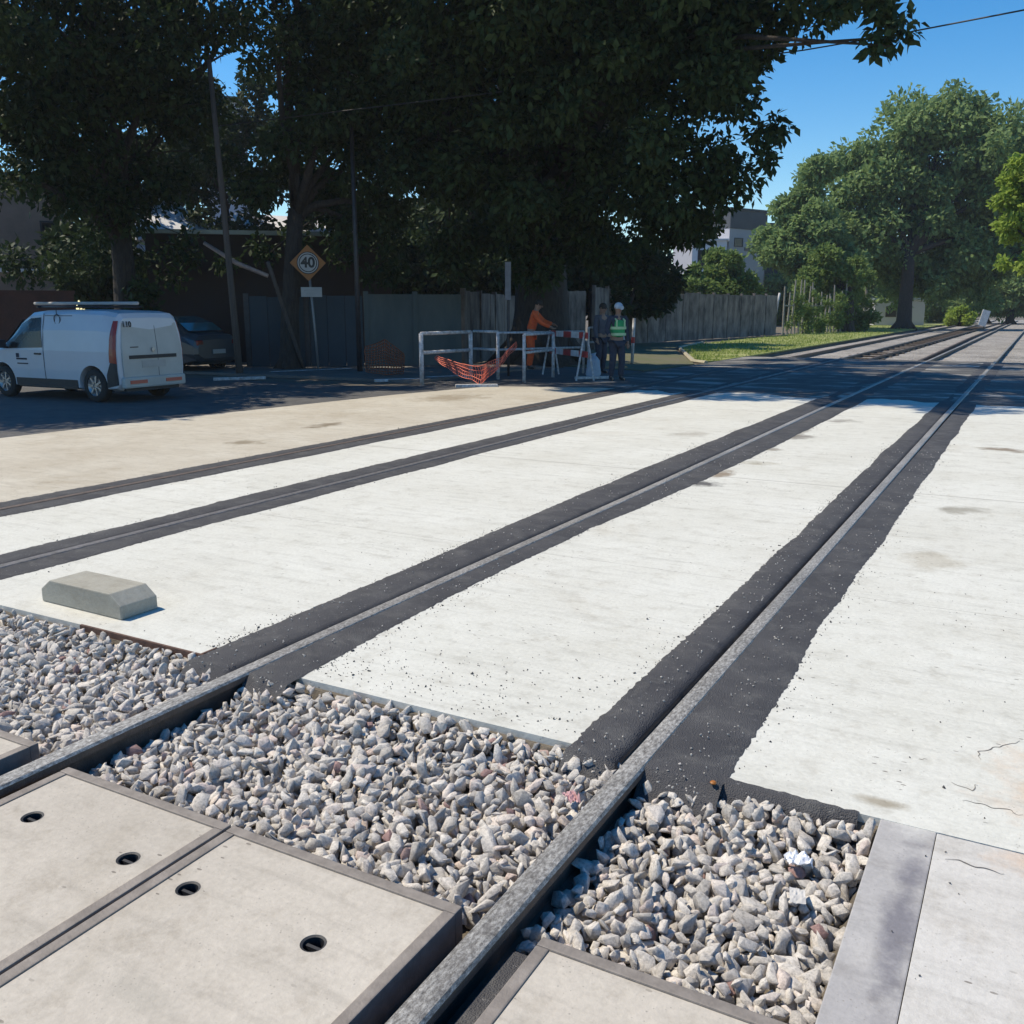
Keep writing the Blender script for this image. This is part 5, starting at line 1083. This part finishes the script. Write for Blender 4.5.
    if headwear == 'hair': hm.build('hair', 'hair', t, smooth=True)
    else:
        o = hm.build('cap', headwear, t, smooth=True); b = MB(); b.tube([h + fd * .085 + up * .045, h + fd * .165 + up * .03], [.06, .045], 8); 
        bo = b.build('cap_peak', headwear, o); 
    return t
def stand(lean=0, dz=0, arm_l=None, arm_r=None, face=(0, 1, -.1), stance=.10, step=0.):
    """standing skeleton, total height about 1.72, lean = forward lean of the trunk in radians"""
    hp = V3((0, 0, .92)); R = Matrix.Rotation(-lean, 3, 'X'); S = lambda x, y, z: tuple(hp + R @ V3((x, y, z)))
    J = dict(pelvis=S(0, 0, .02), waist=S(0, .01, .20), chest=S(0, 0, .40), neck0=S(0, 0, .555), neck1=S(0, .01, .61), head0=S(0, .02, .66), head1=S(0, .03, .73), head2=S(0, .02, .79),
             lsho=S(-.19, 0, .50), rsho=S(.19, 0, .50), lhip=(-.09, 0, .86), rhip=(.09, 0, .86), lkne=(-stance, .04 + step, .48), rkne=(stance, .03 - step * .5, .48), lank=(-stance - .01, -.02 + step, .09), rank=(stance + .01, -.02 - step, .09), ltoe=(-stance - .03, .14 + step, .04), rtoe=(stance + .03, .14 - step, .04), face=face)
    for s, a, sx in (('l', arm_l, -1), ('r', arm_r, 1)):
        sh = V3(J[s + 'sho'])
        if a is None: el, wr_, pa = sh + V3((sx * .04, -.02, -.28)), sh + V3((sx * .05, .05, -.53)), sh + V3((sx * .05, .08, -.61))
        else: el, wr_ = sh + V3(a[0]), sh + V3(a[1]); pa = wr_ + (wr_ - el).normalized() * .08
        J[s + 'elb'], J[s + 'wri'], J[s + 'palm'] = tuple(el), tuple(wr_), tuple(pa)
    return J
def facing(dpx):   # rotation so that local +y points to a world direction given in camera terms (right, away)
    d = RT * dpx[0] + fwd_h * dpx[1]; return math.atan2(d.y, d.x) - math.pi / 2
g = G(527, 375); Jo = stand(lean=.27, arm_l=((-.06, .18, -.20), (.02, .42, -.27)), arm_r=((.06, .16, -.22), (.0, .40, -.33)), face=(0, 1, -.5))
person('worker in orange overalls leaning over the barricade with both arms forward', (g.x, g.y + .15, .12), facing((1, -.15)), Jo, 'orange_cloth', 'orange_cloth', 'hair')
g = G(616, 381); Jg = stand(lean=.03, arm_r=((.10, .02, -.27), (.12, .22, -.36)), face=(0, 1, -.2), step=.04)
person('worker in a green reflective vest and pale cap standing at the track edge', (g.x, g.y, 0), facing((.35, -.9)), Jg, 'navy_cloth', 'navy_cloth', 'cap_pale', 'green_vest')
g = G(600, 374); Jd = stand(lean=.05, face=(0, 1, -.3), arm_l=((-.05, .05, -.27), (.0, .16, -.48)))
person('dark dressed worker standing left of the green vested one beside a pale sack', (g.x, g.y, 0), facing((.6, -.6)), Jd, 'grey_cloth', 'navy_cloth', 'hair')
g = G(599, 377); 
mb = MB(); mb.lathe([(0, 0), (.17, .0), (.21, .12), (.20, .32), (.17, .50), (.09, .60), (.05, .63), (.08, .70), (0, .70)], (0, 0, 1), (0, 0, 0), 14)
for i, v in enumerate(mb.v): v = V3(v); k = 1 + .18 * nz(v.x * 9, v.y * 9, v.z * 5); mb.v[i] = (v.x * k, v.y * k, v.z * (1 + .05 * nz(v.x * 5, v.y * 5)))
o = mb.build('sack', 'pale_cloth', smooth=True); o.location = (g.x, g.y - .35, -.005); o.scale = (.85, .85, .85); tag(o, 'pale blue filled sack on the ground in front of the dark dressed worker', 'sack')
# short post right of the workers
g = G(632, 364); t = thing('marker_stake', 'short white stake with a red band right of the green vested worker', 'post', g)
mb = MB(); mb.tube([(0, 0, 0), (.03, 0, 1.35)], .05, 8); mb.build('stake', 'chipped_paint', t, smooth=True); mb = MB(); mb.tube([(.012, 0, .62), (.018, 0, .80)], .056, 8); mb.build('red_band', 'red_paint', t)
# white board at the end of the line
g = G(983, 330); t = thing('white_board', 'leaning white board standing at the far end of the line', 'board', g, 0)
mb = MB(); mb.box((0, 0, .9), (.6, .06, 1.2), YAW, rot=Matrix.Rotation(YAW, 3, 'Z') @ Matrix.Rotation(.25, 3, 'Y')); mb.build('panel', 'white_paint', t); mb = MB(); mb.tube([(0, .06, 0), (0.1, .08, 1.2)], .05, 6); mb.build('support', 'dark_metal', t)

# ------------------------------------------------------------------ light
SUN_EL = rad(56); sd = V3((.97, .25, 0)).normalized()          # horizontal direction the light travels
sun_dir = V3((sd.x * math.cos(SUN_EL), sd.y * math.cos(SUN_EL), -math.sin(SUN_EL)))
sl = bpy.data.lights.new('sun', 'SUN'); sl.energy = 4.1; sl.angle = rad(.53); sl.color = (1, .925, .82); so = bpy.data.objects.new('sun', sl); COL.objects.link(so)
so.rotation_euler = sun_dir.to_track_quat('-Z', 'Y').to_euler()
wd = bpy.data.worlds.new('World'); scene.world = wd; wd.use_nodes = True; wn = wd.node_tree.nodes; wl = wd.node_tree.links
sky = wn.new('ShaderNodeTexSky'); sky.sky_type = 'NISHITA'; sky.sun_disc = False; sky.sun_elevation = SUN_EL; sky.sun_rotation = math.atan2(-sd.x, -sd.y); sky.altitude = 300; sky.air_density = 1.0; sky.dust_density = .1; sky.ozone_density = 3.2
hs = wn.new('ShaderNodeHueSaturation'); hs.inputs['Saturation'].default_value = 1.42; hs.inputs['Hue'].default_value = .503; wl.new(sky.outputs[0], hs.inputs['Color']); wl.new(hs.outputs[0], wn['Background'].inputs[0]); wn['Background'].inputs[1].default_value = .135
scene.view_settings.view_transform = 'Standard'; scene.view_settings.look = 'None'; scene.view_settings.exposure = 0.33; scene.view_settings.gamma = 1
scene.view_settings.use_white_balance = True; scene.view_settings.white_balance_temperature = 7050; scene.view_settings.white_balance_tint = 7
scene.render.engine = 'CYCLES'; scene.cycles.max_bounces = 6; scene.cycles.diffuse_bounces = 3; scene.cycles.transparent_max_bounces = 4
scene.render.resolution_x = scene.render.resolution_y = 1024

# added air volume: pale veil that lifts the darkest far shade
mb = MB(); mb.box((-10, 65, 12.5), (150, 190, 27.5))
hz = mb.build('added_haze', 'sign_white'); struct(hz, 'stuff', 'added pale veil of air that lifts the dark shade over the crossing', 'added_haze')
hm = bpy.data.materials.new('added_haze_air'); hm.use_nodes = True; hn = hm.node_tree.nodes; hn.remove(hn['Principled BSDF'])
pv = hn.new('ShaderNodeVolumePrincipled'); pv.inputs['Color'].default_value = (.85, .9, 1, 1); pv.inputs['Density'].default_value = .00042; pv.inputs['Anisotropy'].default_value = .2
hm.node_tree.links.new(pv.outputs[0], hn['Material Output'].inputs['Volume']); hz.data.materials.clear(); hz.data.materials.append(hm)
